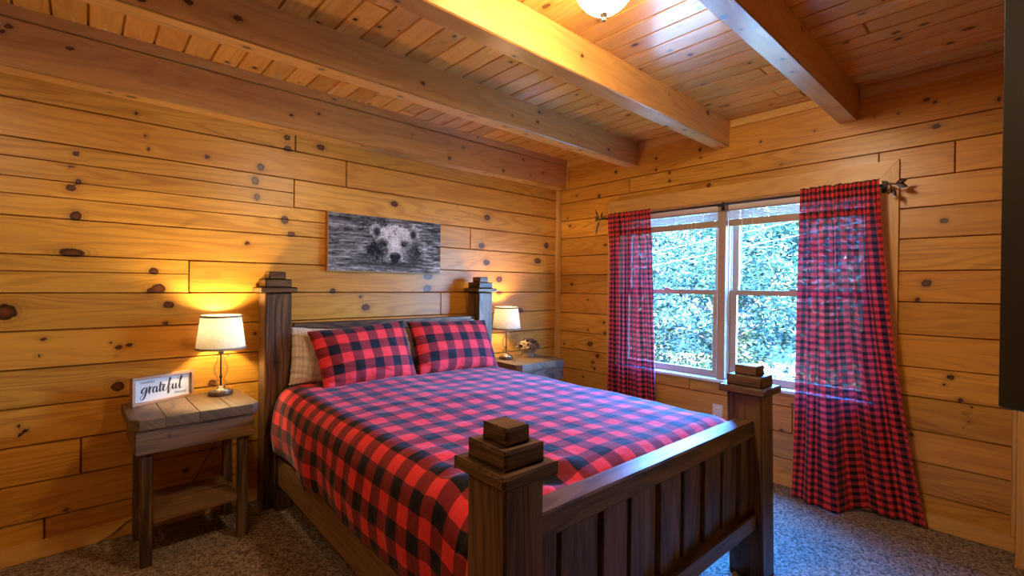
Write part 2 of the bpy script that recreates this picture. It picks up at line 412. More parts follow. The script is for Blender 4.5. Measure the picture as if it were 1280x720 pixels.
EK = [(2.627,2.118,0.027,0.022),(1.937,2.21,0.021,0.016),(1.936,2.146,0.021,0.016),(1.618,2.06,0.024,0.024),(2.059,2.347,0.018,0.016),(1.682,2.281,0.016,0.015),(2.058,2.256,0.018,0.016),(2.448,2.304,0.021,0.018),(0.318,1.675,0.025,0.019),(0.387,1.338,0.033,0.026),(0.423,1.245,0.02,0.018),(0.285,0.835,0.025,0.019),(0.306,0.791,0.014,0.013),(0.243,0.719,0.018,0.017),(0.208,0.612,0.013,0.015),(0.224,0.649,0.012,0.013),(0.203,0.691,0.012,0.013),(0.235,0.575,0.008,0.011),(1.103,0.36,0.019,0.016),(2.557,0.981,0.022,0.018),(2.547,0.885,0.022,0.018),(2.712,0.773,0.041,0.033),(2.624,0.673,0.027,0.022),(2.658,0.553,0.023,0.018),(2.677,0.609,0.023,0.018),(2.787,0.461,0.019,0.015),(0.364,2.326,0.016,0.013),(0.304,2.301,0.011,0.011),(0.626,2.316,0.011,0.012),(0.316,2.189,0.01,0.009),(0.122,2.274,0.014,0.02),(0.937,2.304,0.013,0.01),(1.258,2.308,0.015,0.014),(1.13,2.125,0.015,0.013),(1.69,2.342,0.019,0.018),(0.519,2.306,0.011,0.009)]
EK = [(q[0], q[1], q[2] * .72, q[3] * .8) for q in EK]
BK = [(q[0], q[1], q[2] * 1.0, q[3] * .95) for q in BK]

def struct(o, label, cat): return tag(o, label, cat, kind='structure')

# floor
mb = MB(); mb.box((XW - .1, YS - .1, -.12), (XE + .15, YB + .15, 0.0))
struct(mb.build('floor', M['carpet']), 'brown flecked wall-to-wall carpet', 'floor')

# left (bear) wall: twelve courses of pine logs
mb = MB()
Zs = [0.0] + [0.178 + .1775 * k for k in range(12)] + [2.30]
SPLIT = {10: 1.866, 9: 1.697, 7: 1.344}
jt = {0: [-0.137], 1: [2.2], 2: [-0.011], 3: [], 4: [1.9], 5: [2.6], 6: [2.073], 7: [0.423], 8: [], 9: [1.175, 2.357], 10: [0.97], 11: [1.305], 12: [0.976]}
for i in range(len(Zs) - 1):
    xs = [XW] + jt.get(i, []) + [XE]
    for a, b in zip(xs[:-1], xs[1:]):
        tn = random.random()
        zz = [Zs[i]] + ([SPLIT[i]] if i in SPLIT and a == XW and Zs[i] < SPLIT[i] < Zs[i + 1] else []) + [Zs[i + 1]]
        for q, (za, zb) in enumerate(zip(zz[:-1], zz[1:])):
            kn = [(k[0] - a, k[1] - za, k[2], k[3]) for k in BK]
            mb.board((a, YB, za), (1, 0, 0), (0, 0, 1), b - a, zb - za, .024 if len(zz) == 2 else .015, .0048 if len(zz) == 2 else .003, .016, .0125, knots=kn, nk=0, tone=tn)
mb.box((XW - .1, YB + .0245, 0), (XE + .15, YB + .15, ZC + .05))
struct(mb.build('wall_left', M['pine_wall']), 'pine log wall behind the bed headboard', 'wall')
mb = MB(); mb.wbox((XW, YB - .018, 0), (XE, YB + .002, .081), 0, .003, .04, .02, nk=0, tone=.6)
struct(mb.build('baseboard_left', M['pine_trim']), 'pine baseboard below the log wall behind the bed', 'baseboard')

# right (window) wall
OY0, OY1, OZ0, OZ1 = 0.605, 2.415, 0.625, 1.94
mb = MB()
ZR = [0.0, .177, .349, .521, .706, .87, 1.05, 1.233, 1.407, 1.588, 1.76, 1.928, 2.10, 2.228, ZC]
jr = {11: [0.28], 12: [2.307], 2: [1.04], 3: [1.75]}
Y0 = -0.03
def rboard(y0, y1, z0, z1):
    if y1 - y0 < .03 or z1 - z0 < .02: return
    # seen from -x: L runs along -y so that L x W points to -x
    kn = [(y1 - k[0], k[1] - z0, k[2], k[3]) for k in EK]
    mb.board((XE, y1, z0), (0, -1, 0), (0, 0, 1), y1 - y0, z1 - z0, .022, .0042, .016, .0125, knots=kn, nk=1 if y1 - y0 > .7 else 0, kr=(.008, .015))
for i in range(len(ZR) - 1):
    ys = [Y0] + jr.get(i, []) + [YB]
    for a, b in zip(ys[:-1], ys[1:]):
        z0, z1 = ZR[i], ZR[i + 1]
        if z1 <= OZ0 or z0 >= OZ1: rboard(a, b, z0, z1); continue
        if z0 < OZ0: rboard(max(a, OY0), min(b, OY1), z0, OZ0)
        if z1 > OZ1: rboard(max(a, OY0), min(b, OY1), OZ1, z1)
        if a < OY0: rboard(a, min(b, OY0), z0, z1)
        if b > OY1: rboard(max(a, OY1), b, z0, z1)
T0, T1 = XE + .0225, XE + .15
mb.box((T0, Y0 - 1.4, 0), (T1, OY0, ZC + .05)); mb.box((T0, OY1, 0), (T1, YB + .15, ZC + .05))
mb.box((T0, OY0, 0), (T1, OY1, OZ0)); mb.box((T0, OY0, OZ1), (T1, OY1, ZC + .05))
struct(mb.build('wall_right', M['pine_wall']), 'pine log wall around the window', 'wall')
mb = MB(); mb.wbox((XE - .018, Y0, 0), (XE + .002, YB - .018, .079), 1, .003, .04, .02, tone=.6)
struct(mb.build('baseboard_right', M['pine_trim']), 'pine baseboard below the window wall', 'baseboard')
# filler boards between the beam ends at the top of the window wall
for i, (a, b) in enumerate(((2.345, 3.0), (1.585, 2.222), (0.815, 1.46), (0.0, 0.70))):
    mb = MB(); mb.wbox((XE - .012, a, 2.447), (XE + .004, b, ZC), 1, .003, .04, .02, tone=.5)
    struct(mb.build('trim_%d' % (i + 1), M['pine_trim']),
           ['pine filler strip between the wall beam and the first free beam', 'pine filler strip between the first and second free beam',
            'pine filler strip between the second and third free beam', 'pine filler strip right of the third free beam'][i], 'trim')
mb = MB(); mb.wbox((XE - .045, YB - .04, 0.08), (XE - .001, YB - .001, 2.232), 2, .004, tone=.6)
struct(mb.build('trim_5', M['pine_trim']), 'vertical pine corner strip between the two log walls', 'trim')
mb = MB(); mb.wbox((XE - .02, .028, .08), (XE + .002, .056, ZC), 2, .003, tone=.45)
struct(mb.build('trim_6', M['pine_trim']), 'narrow pine batten at the right end of the window wall', 'trim')
mb = MB(); mb.wbox((3.24, -.03, 0), (3.30, .0385, ZC), 2, .004, tone=.7)
struct(mb.build('trim_7', M['pine_trim']), 'pine casing at the right edge of the photo, nearest the camera', 'trim')

# closet block, rear and side walls behind the camera
mb = MB()
for k in range(13):
    z0 = .0 + k * .1927
    mb.board((XE, -.03, z0), (-1, 0, 0), (0, 0, 1), XE - 1.35, .1927, .01, .008, .08, .03, nk=2)
    mb.board((1.35, -.03, z0), (0, -1, 0), (0, 0, 1), 1.32, .1927, .01, .008, .08, .03, nk=1)
mb.box((1.361, YS, 0), (XE, -.041, ZC))
struct(mb.build('wall_closet', M['pine_wall']), 'pine boarded closet wall to the right of the camera', 'wall')
mb = MB()
for k in range(13):
    z0 = .0 + k * .1927
    mb.board((1.36, YS, z0), (-1, 0, 0), (0, 0, 1), 1.36 - XW, .1927, .01, .008, .08, .03, nk=2)
mb.box((XW - .1, YS - .1, 0), (XE + .15, YS - .011, ZC + .05))
struct(mb.build('wall_rear', M['pine_wall']), 'pine log wall behind the camera', 'wall')
mb = MB()
for k in range(13):
    z0 = .0 + k * .1927
    mb.board((XW, YS, z0), (0, 1, 0), (0, 0, 1), YB - YS, .1927, .01, .008, .08, .03, nk=4)
mb.box((XW - .1, YS - .1, 0), (XW - .011, YB + .15, ZC + .05))
struct(mb.build('wall_side', M['pine_wall']), 'pine log wall to the left of the camera', 'wall')

# ceiling: tongue and groove boards running away from the window side
mb = MB()
x = XW + .02
P = 0.1238
x = 0.005 - P * 11
while x < XE:
    x0, x1 = max(x, XW), min(x + P, XE)
    if x1 - x0 > .02:
        cut = random.uniform(-.2, 3.4)
        for a, b in ((YS, cut), (cut, YB)):
            if b - a > .1:
                # normal must point down: L=+y, W=+x -> y cross x = -z
                mb.board((x0, a, ZC), (0, 1, 0), (1, 0, 0), b - a, x1 - x0, .018, .0055, .018, .012, nk=max(1, int((b - a) * 1.7)), kr=(.007, .016))
    x += P
mb.box((XW - .1, YS - .1, ZC + .0185), (XE + .15, YB + .15, ZC + .2))
struct(mb.build('ceiling', M['pine_ceiling']), 'pine tongue and groove board ceiling', 'ceiling')

# beams
def beam(y0, y1, z0, label, nk, tone):
    mb = MB(); mb.wbox((XW, y0, z0), (XE + .004, y1, ZC + .005), 0, .006, .018, .013, nk=nk, tone=tone, kr=(.007, .016))
    o = mb.build('ceiling_beam', M['pine_beam'])
    return tag(o, label, 'beam', 'exposed beams under the ceiling')
beam(2.231, 2.336, 2.316, 'pine ceiling beam nearest the bear wall, second beam from that wall', 14, .42)
beam(1.471, 1.575, 2.318, 'bright pine ceiling beam on the bed side of the globe light, its side lit yellow', 8, .62)
beam(0.708, 0.806, 2.315, 'pine ceiling beam on the right of the globe light, underside glossed by daylight', 10, .40)
mb = MB()
mb.wbox((XW, 3.008, 2.231), (XE - .012, YB + .004, 2.45), 0, .006, .018, .013, nk=14, tone=.5, kr=(.007, .016))
mb.wbox((XW, 3.003, 2.4515), (XE - .012, YB + .004, ZC + .004), 0, .004, .018, .013, nk=3, tone=.35, kr=(.006, .012))
o = mb.build('ceiling_beam', M['pine_beam'])
tag(o, 'wide pine beam fixed along the top of the bear wall', 'beam', 'exposed beams under the ceiling')
mb = MB(); mb.wbox((XE - .0115, 3.03, 2.235), (XE + .003, YB - .002, 2.50), 2, .003, tone=.55)
mb.wbox((XE - .013, 2.99, 2.235), (XE + .003, 3.028, 2.50), 2, .003, tone=.7)
struct(mb.build('trim_8', M['pine_trim']), 'short vertical pine strip at the end of the wall beam', 'trim')

# ------------------------------------------------------------------ window
win = tag(empty('window_1', (XE, 1.51, OZ0)), 'wide double window with two double-hung sashes and a pine casing', 'window', kind='structure')
OX, OYc, OZc = XE, 1.51, OZ0
def W_(lo, hi): return ((lo[0] - OX, lo[1] - OYc, lo[2] - OZc), (hi[0] - OX, hi[1] - OYc, hi[2] - OZc))
def wpart(name, boxes, mat, ax=1, parent=win, wd=True, tone=.5):
    mb = MB()
    for lo, hi in boxes:
        a, b = W_(lo, hi)
        if wd: mb.wbox(a, b, ax, .003, .06, .03, tone=tone)
        else: mb.bbox(a, b, .002)
    return mb.build(name, mat, parent)
# casing with mitred corners
mb = MB()
def prism(poly, x0, x1, ax):
    n = len(poly)
    V = [(x0 - OX, y - OYc, z - OZc) for y, z in poly] + [(x1 - OX, y - OYc, z - OZc) for y, z in poly]
    F = [tuple(range(n)), tuple(range(2 * n - 1, n - 1, -1))] + [(i, i + n, (i + 1) % n + n, (i + 1) % n) for i in range(n)]
    V = np.array(V)
    gu, gv = (V[:, 1], V[:, 2]) if ax == 1 else (V[:, 2], V[:, 1])
    mb.add(V, F, gu + random.uniform(0, 9), gv + V[:, 0] + random.uniform(0, 9), tone=.62)
CY0, CY1, CZ = .509, 2.511, 2.042
prism([(OY0 - .0, OZ1 - .008), (OY1 + .0, OZ1 - .008), (CY1 - .001, CZ), (CY0 + .001, CZ)], XE - .02, XE + .002, 1)
prism([(CY0, .60), (OY0, .60), (OY0, OZ1 - .009), (CY0, CZ - .001)], XE - .02, XE + .002, 2)
prism([(OY1, .60), (CY1, .60), (CY1, CZ - .001), (OY1, OZ1 - .009)], XE - .02, XE + .002, 2)
mb.build('casing', M['pine_trim'], win)
wpart('sill', [((XE - .03, OY0 - .0, OZ0 - .012), (XE + .15, OY1 + .0, OZ0 + .008))], M['white_vinyl'], wd=False)
JX = XE + .13
wpart('jamb', [((XE - .002, OY0, OZ0 + .008), (JX, OY0 + .02, OZ1)), ((XE - .002, OY1 - .02, OZ0 + .008), (JX, OY1, OZ1)),
               ((XE - .002, OY0 + .02, OZ1 - .02), (JX, OY1 - .02, OZ1))], M['pine_trim'])
MY0, MY1 = 1.483, 1.541
wpart('mullion', [((XE - .012, MY0, OZ0 + .008), (JX, MY1, OZ1 - .02))], M['sash_wood'], 2)
for (a, b) in ((OY0 + .02, MY0), (MY1, OY1 - .02)):
    wpart('jamb_track', [((XE + .04, a, OZ0 + .01), (JX, a + .007, OZ1 - .02)), ((XE + .04, b - .007, OZ0 + .01), (JX, b, OZ1 - .02)),
                         ((XE + .068, a + .007, OZ0 + .01), (XE + .074, a + .012, OZ1 - .02)), ((XE + .068, b - .012, OZ0 + .01), (XE + .074, b - .007, OZ1 - .02))], M['white_vinyl'], wd=False)
    st = .045
    for nm, x0, z0, z1, bt, tp in (('lower_sash', XE + .045, OZ0 + .008, 1.285, .052, .036), ('upper_sash', XE + .078, 1.252, OZ1 - .02, .036, .05)):
        y0, y1 = a + .012, b - .012
        s = wpart(nm, [((x0, y0, z0), (x0 + .03, y0 + st, z1)), ((x0, y1 - st, z0), (x0 + .03, y1, z1)),
                       ((x0, y0 + st, z0), (x0 + .03, y1 - st, z0 + bt)), ((x0, y0 + st, z1 - tp), (x0 + .03, y1 - st, z1))], M['sash_wood'], 1)
        wpart('pane', [((x0 + .012, y0 + st - .005, z0 + bt - .005), (x0 + .016, y1 - st + .005, z1 - tp + .005))], M['glass'], parent=s, wd=False)
        if nm == 'lower_sash':
            ym = (y0 + y1) / 2
            wpart('sash_lock', [((x0 + .002, ym - .03, z1), (x0 + .026, ym + .03, z1 + .008)), ((x0 + .006, ym - .012, z1 + .008), (x0 + .02, ym + .03, z1 + .016))], M['nickel'], parent=s, wd=False)
# blinds pulled up
def blind(y0, y1, label):
    t = tag(empty('window_blind', (XE + .02, (y0 + y1) / 2, 1.745)), label, 'blind', 'raised blinds in the window')
    h = (y1 - y0) / 2 - .004
    mb = MB(); mb.bbox((-.014, -h, .112), (.014, h, .172), .002); mb.build('headrail', M['cream_vinyl'], t)
    for k in range(6):
        mb = MB(); z = .056 + k * .0088
        mb.bbox((-.0125, -h + .003, z), (.0125, h - .003, z + .0045), .001); mb.build('slat', M['white_vinyl'], t)
    mb = MB(); mb.bbox((-.013, -h + .003, .0), (.013, h - .003, .048), .002); mb.build('bottom_rail', M['sash_wood'], t)
    for yy in (-h * .6, h * .6):
        mb = MB(); mb.tube([(-.015, yy, .12), (-.015, yy, .0)], .0012, 6); mb.build('ladder_cord', M['white_vinyl'], t)
    mb = MB(); yy = -h * .45
    mb.tube([(-.017, yy, .12), (-.017, yy, -.10)], .0012, 6); mb.tube([(-.017, yy - .03, .12), (-.017, yy - .03, -.085)], .0012, 6)
    c = mb.build('pull_cord', M['white_vinyl'], t)
    mb = MB()
    for dy, z in ((0, -.10), (-.03, -.085)):
        mb.lathe([(.0005, 0), (.003, -.004), (.006, -.026), (.0005, -.027)], (-.017, yy + dy, z), 10)
    mb.build('tassel', M['slot'], c)
    mb = MB(); mb.tube([(-.018, h - .10, .12), (-.020, h - .10, -.42)], .0028, 8); mb.build('tilt_wand', M['white_vinyl'], t)
blind(MY1 + .004, OY1 - .022, 'white slatted blind raised at the top of the left window half')
blind(OY0 + .022, MY0 - .004, 'white slatted blind raised at the top of the right window half')

# outlet on window wall
t = tag(empty('electrical_outlet', (XE - .001, 1.53, .39)), 'cream wall outlet below the window, just left of the right footboard post', 'outlet')
mb = MB(); mb.bbox((-.006, -.036, -.058), (.003, .036, .058), .002); mb.build('cover_plate', M['plate'], t)
for z in (-.022, .022):
    mb = MB(); mb.bbox((-.008, -.016, z - .014), (-.005, .016, z + .014), .001); r = mb.build('receptacle', M['white_vinyl'], t)
    mb = MB(); mb.box((-.0085, -.008, z - .004), (-.0078, -.005, z + .006)); mb.box((-.0085, .005, z - .004), (-.0078, .008, z + .006)); mb.build('slot', M['slot'], r)

# ------------------------------------------------------------------ cloth helpers
def cloth(name, nu, nv, fn, mat, parent=None, solid=0.0, smooth=True, closed=False):
    V = []; UV = []
    for i in range(nu + 1):
        for j in range(nv + 1):
            p, uv = fn(i / nu, j / nv); V.append(p); UV.append(uv)
    F = [(i * (nv + 1) + j, (i + 1) * (nv + 1) + j, (i + 1) * (nv + 1) + j + 1, i * (nv + 1) + j + 1) for i in range(nu) for j in range(nv)]
    me = bpy.data.meshes.new(name); me.from_pydata(V, [], F)
    ul = me.uv_layers.new(name='UVMap')
    li = np.zeros(len(me.loops), int); me.loops.foreach_get('vertex_index', li)
    ul.data.foreach_set('uv', np.array(UV)[li].ravel())
    o = link_mesh(name, me, mat, parent, smooth)
    if solid:
        md = o.modifiers.new('solid', 'SOLIDIFY'); md.thickness = solid; md.offset = -1
    return o
def nz(x, y, z, s): return noise.noise(Vector((x * s, y * s, z * s)))

# ------------------------------------------------------------------ bed
BX, BY, BR = 0.722, 0.812, math.radians(-1.0)
BW, BL, PW = 1.472, 2.115, 0.142
bed = tag(empty('bed_frame', (BX, BY, 0), BR), 'rustic dark-stained wooden bed frame with four stepped-cap posts', 'bed')
def caps(po, x0, y0, w, d, z, lean=0):
    for k, (ov, h) in enumerate(((.026, .032), (.0, .047), (-.026, .043))):
        mb = MB(); mb.wbox((x0 - ov, y0 - ov, z), (x0 + w + ov, y0 + d + ov, z + h), 0, .006, .03, .02, tone=.35 + .1 * k)
        for V in mb.v: V[:, 0] += lean * (V[:, 2] - .35)
        mb.build('cap_block', M['dark_wood'], po); z += h
def post(x0, y0, w, d, h, lean=0.0):
    mb = MB(); mb.wbox((x0, y0, 0), (x0 + w, y0 + d, h), 2, .007, .04, .02, nk=2, tone=random.uniform(.3, .7), kr=(.012, .022))
    for V in mb.v: V[:, 0] += lean * (V[:, 2] - .35)
    p = mb.build('post', M['dark_wood'], bed)
    caps(p, x0, y0, w, d, h, lean)
    return p
FH = 0.833
post(0.0, 0.0, .130, .15, FH)
post(BW - .002, -.01, .130, .15, FH, -.055)
HH = 1.245
post(0.002, BL, PW, .155, HH)
post(BW + .052, BL, PW - .004, .148, HH)
# headboard
mb = MB()
for k, (z0, z1) in enumerate(((.30, .49), (.492, .68), (.682, .87), (.872, 1.06))):
    mb.wbox((PW + .03, BL + .05, z0), (BW + .06, BL + .10, z1), 0, .004, .05, .03, nk=3)
mb.build('headboard_panel', M['dark_wood'], bed)
# side rails
for x0 in (.062, BW + .012):
    mb = MB(); mb.wbox((x0, .15, .15), (x0 + .05, BL, .315), 1, .005, .05, .03, nk=4, tone=.6); mb.build('side_rail', M['grey_wood'], bed)
mb = MB(); mb.wbox((.05, BL - .055, 0), (.05 + .085, BL, .60), 2, .008, .05, .03, tone=.5); mb.build('rail_bracket', M['dark_wood'], bed)
mb = MB(); mb.wbox((BW + .01, BL - .055, 0), (BW + .095, BL, .60), 2, .008, .05, .03, tone=.5); mb.build('rail_bracket', M['dark_wood'], bed)
for x, z in ((.078, .235), (.106, .255)):
    mb = MB(); mb.bbox((x - .005, BL - .0585, z - .005), (x + .005, BL - .054, z + .005), .0022); mb.build('screw', M['metal'], bed)
# footboard
mb = MB(); mb.wbox((.130, .022, .645), (BW, .104, .717), 0, .006, .05, .02, nk=1, tone=.55); mb.build('footboard_top_rail', M['dark_wood'], bed)
mb = MB(); mb.wbox((.130, .015, .235), (BW, .104, .308), 0, .006, .05, .02, nk=1, tone=.5); mb.build('footboard_bottom_rail', M['dark_wood'], bed)
x = .130; k = 0
ws = [.062, .055, .088, .095, .070, .078, .085, .082, .09, .075, .082, .07, .085, .08, .078, .074, .09]
while x < BW - .01:
    w = ws[k % len(ws)]
    x1 = min(x + w, BW)
    if BW - x1 < .03: x1 = BW
    dy = (0, .012, .004, .014)[k % 4]
    mb = MB(); mb.wbox((x, .048 + dy, .30), (x1 - .004, .080 + dy, .655), 2, .004, .05, .02, tone=random.uniform(.25, .95)); mb.build('slat', M['dark_wood'], bed)
    x = x1; k += 1

# mattress
MT = tag(empty('mattress', (BX, BY, 0), BR), 'pale mattress under the plaid comforter', 'mattress')
mb = MB(); mb.bbox((.12, .16, .30), (BW + .02, BL - .01, .655), .05); o = mb.build('mattress_body', M['mattress'], MT)
# fold the single part back into the thing
o.parent = None; o.location = (BX, BY, 0); o.rotation_euler = (0, 0, BR); o.name = 'mattress_slab'
bpy.data.objects.remove(MT); o.name = 'mattress'; tag(o, 'pale mattress under the plaid comforter', 'mattress')

# comforter
UC = .815; HWD = .765; RR = .115; ZT = .705; HEM = .335
HA = HWD - RR; ARC = RR * PI / 2; VERT = ZT - RR - HEM
STOT = HA + ARC + VERT
FV0 = .128; FR_ = .10
FA = 2.075 - (FV0 + FR_); FARC = FR_ * PI / 2; FVERT = .20
TTOT = FA + FARC + FVERT
def prof(s, a, r):
    if s < a: return s, 0.0
    if s < a + r * PI / 2:
        th = (s - a) / r
        return a + r * math.sin(th), r * (1 - math.cos(th))
    return a + r, r + (s - a - r * PI / 2)
def comf(i, j):
    s = (i * 2 - 1) * STOT; t = (1 - j) * TTOT          # t measured from head end
    fx, dx = prof(abs(s), HA, RR); fx *= 1 if s >= 0 else -1
    fy, dy = prof(t, FA, FR_)
    u = UC + fx; v = 2.075 - fy
    big, sm = max(dx, dy), min(dx, dy)
    z = ZT - big - .35 * sm
    q = max(0, 1 - (fx / HWD) ** 2)
    z += .014 * q - .012 * (1 - j)
    a1 = nz(u, v, 0.3, 2.6) * .010 + nz(u, v, 4.3, 7.0) * .0045 + abs(nz(u * 1.6, v, 2.0, 5.0)) * -.004
    z += a1 * (1 if big < RR else .4)
    side = max(0, min(1, (dx - RR * .5) / .2))
    u += math.copysign(1, s) * (side * (.012 * math.sin(v * 9 + 1.3 * math.sin(v * 4)) + .010 * nz(u, v * 3, z, 4.0)) + .02 * side * math.sin(PI * min(1, (dx) / .37)))
    # hem a little wavy, soft creases at the near foot corner
    g = math.exp(-((u - .34) / .22) ** 2 - ((v - .235) / .05) ** 2)
    z += .016 * g * math.sin(u * 26 + v * 30)
    ln_ = .36 - .22 * (u - .1); st = max(0, min(1, (ln_ - v) / .05)); st = st * st * (3 - 2 * st)
    z -= .026 * st * max(0, min(1, (.72 - u) / .25)) * (1 if big < RR else 0.5)
    g2 = math.exp(-((u - .12) / .10) ** 2 - ((v - .36) / .2) ** 2)
    z += .006 * g2 * math.sin(v * 60 + u * 25)
    return (u, v, z), (s + nz(s, t, 1, 2.2) * .010 + .02, t + nz(s, t, 7, 2.2) * .010)
o = cloth('comforter', 170, 190, comf, M['plaid_bed'], None, .022)
o.location = (BX, BY, 0); o.rotation_euler = (0, 0, BR)
tag(o, 'red and black buffalo plaid comforter spread over the bed', 'comforter')

# pillows
def pillow(name, c, w, h, T, tilt, rz, mat, label, cat, seed, pin=.06, uo=(0, 0), roll=0.0, hem=False, group=None, tl=0.0, bl=0.0):
    """cushion whose broad face looks along local -y; w along x, h along z"""
    N = 44; V = []; UV = []; F = []
    def pt(a, b, sd):
        x, z = a * 2 - 1, b * 2 - 1
        ex = (1 - abs(x) ** 2.6); ez = (1 - abs(z) ** 2.6)
        th = T * (max(0, ex) ** .55) * (max(0, ez) ** .55)
        th *= 1 + .12 * nz(x, z, seed, 1.8)
        sx = 1 - pin * (1 - ez) * 0 - pin * (max(0, 1 - z * z)) * .55
        sz = 1 - pin * (max(0, 1 - x * x)) * .75
        X = x * w / 2 * (1 - pin * (1 - z * z) * .6); Z = z * h / 2 * (1 - pin * (1 - x * x) * .9)
        Z -= tl * (1 - x) * .5 * (z + 1) * .5
        X += bl * (1 - x) * .5 * (1 - z) * .5
        edge = max(abs(x), abs(z))
        wr = (.0035 * nz(x * 3, z * 3, seed + 2, 2.3) + .004 * nz(x * 1.5 + z * 4, z * 2, seed + 5, 3.0)) * (.3 + edge)
        wave = .006 * math.sin(6 * x + seed) * (abs(z) ** 4)
        return (X + wr, sd * th / 2 + wr * 1.2 + wave, Z + wr), (a * w + uo[0], b * h + uo[1])
    idx = {}
    for sd in (-1, 1):
        for i in range(N + 1):
            for j in range(N + 1):
                if sd == 1 and (i in (0, N) or j in (0, N)): idx[(1, i, j)] = idx[(-1, i, j)]; continue
                p, uv = pt(i / N, j / N, sd); idx[(sd, i, j)] = len(V); V.append(p); UV.append(uv)
    for sd in (-1, 1):
        for i in range(N):
            for j in range(N):
                q = (idx[(sd, i, j)], idx[(sd, i + 1, j)], idx[(sd, i + 1, j + 1)], idx[(sd, i, j + 1)])
                F.append(q if sd == -1 else q[::-1])
    me = bpy.data.meshes.new(name); me.from_pydata(V, [], F)
    ul = me.uv_layers.new(name='UVMap'); li = np.zeros(len(me.loops), int); me.loops.foreach_get('vertex_index', li)
    ul.data.foreach_set('uv', np.array(UV)[li].ravel())
    o = link_mesh(name, me, mat, None, True)
    R = Matrix.Rotation(rz, 4, 'Z') @ Matrix.Rotation(tilt, 4, 'X') @ Matrix.Rotation(roll, 4, 'Y')
    o.matrix_world = Matrix.Translation(c) @ R
    tag(o, label, cat, group)
    if hem:
        # open flap of the pillow case along the left edge
        def flap(i, j):
            z = (j * 2 - 1); x = -1 + i * .10
            X = -w / 2 * (1 - pin * (1 - z * z) * .6) - .055 * (1 - i); Z = z * h / 2 * (1 - .02)
            y = -.008 - .012 * math.sin(j * 7 + 1) * (1 - i) - .015 * i
            return (X + .004 * math.sin(j * 15), y, Z), ((i * .055 - .055) + uo[0], j * h + uo[1])
        f = cloth('case_flap', 6, 40, flap, mat, o, .004)
    return o
PG = 'plaid pillows on the bed'
pillow('pillow', (1.288, 2.775, .878), .635, .40, .17, math.radians(-27), math.radians(-1.5), M['plaid_bed'],
       'plaid pillow on the left, at the nightstand with the sign side', 'pillow', 3.1, uo=(.04, .03), roll=math.radians(-1.5), tl=.035, bl=.035, group=PG)
pillow('pillow', (1.945, 2.745, .875), .655, .385, .17, math.radians(-29), math.radians(-3), M['plaid_bed'],
       'plaid pillow on the right, nearer the window', 'pillow', 8.4, uo=(.02, .035), roll=math.radians(1.0), group=PG)
pillow('pillow', (1.195, 2.895, .855), .62, .34, .13, math.radians(-14), math.radians(-1), M['cream_cloth'], roll=math.radians(4.5), label='cream striped pillow behind the left plaid pillow', cat='pillow', seed=5.5, group='pale pillows against the headboard')
pillow('pillow', (1.895, 2.868, .848), .72, .345, .13, math.radians(-15), math.radians(-1), M['white_cloth'], roll=math.radians(-3.5), label=
       'white pillow behind the right plaid pillow', cat='pillow', seed=6.6, group='pale pillows against the headboard')

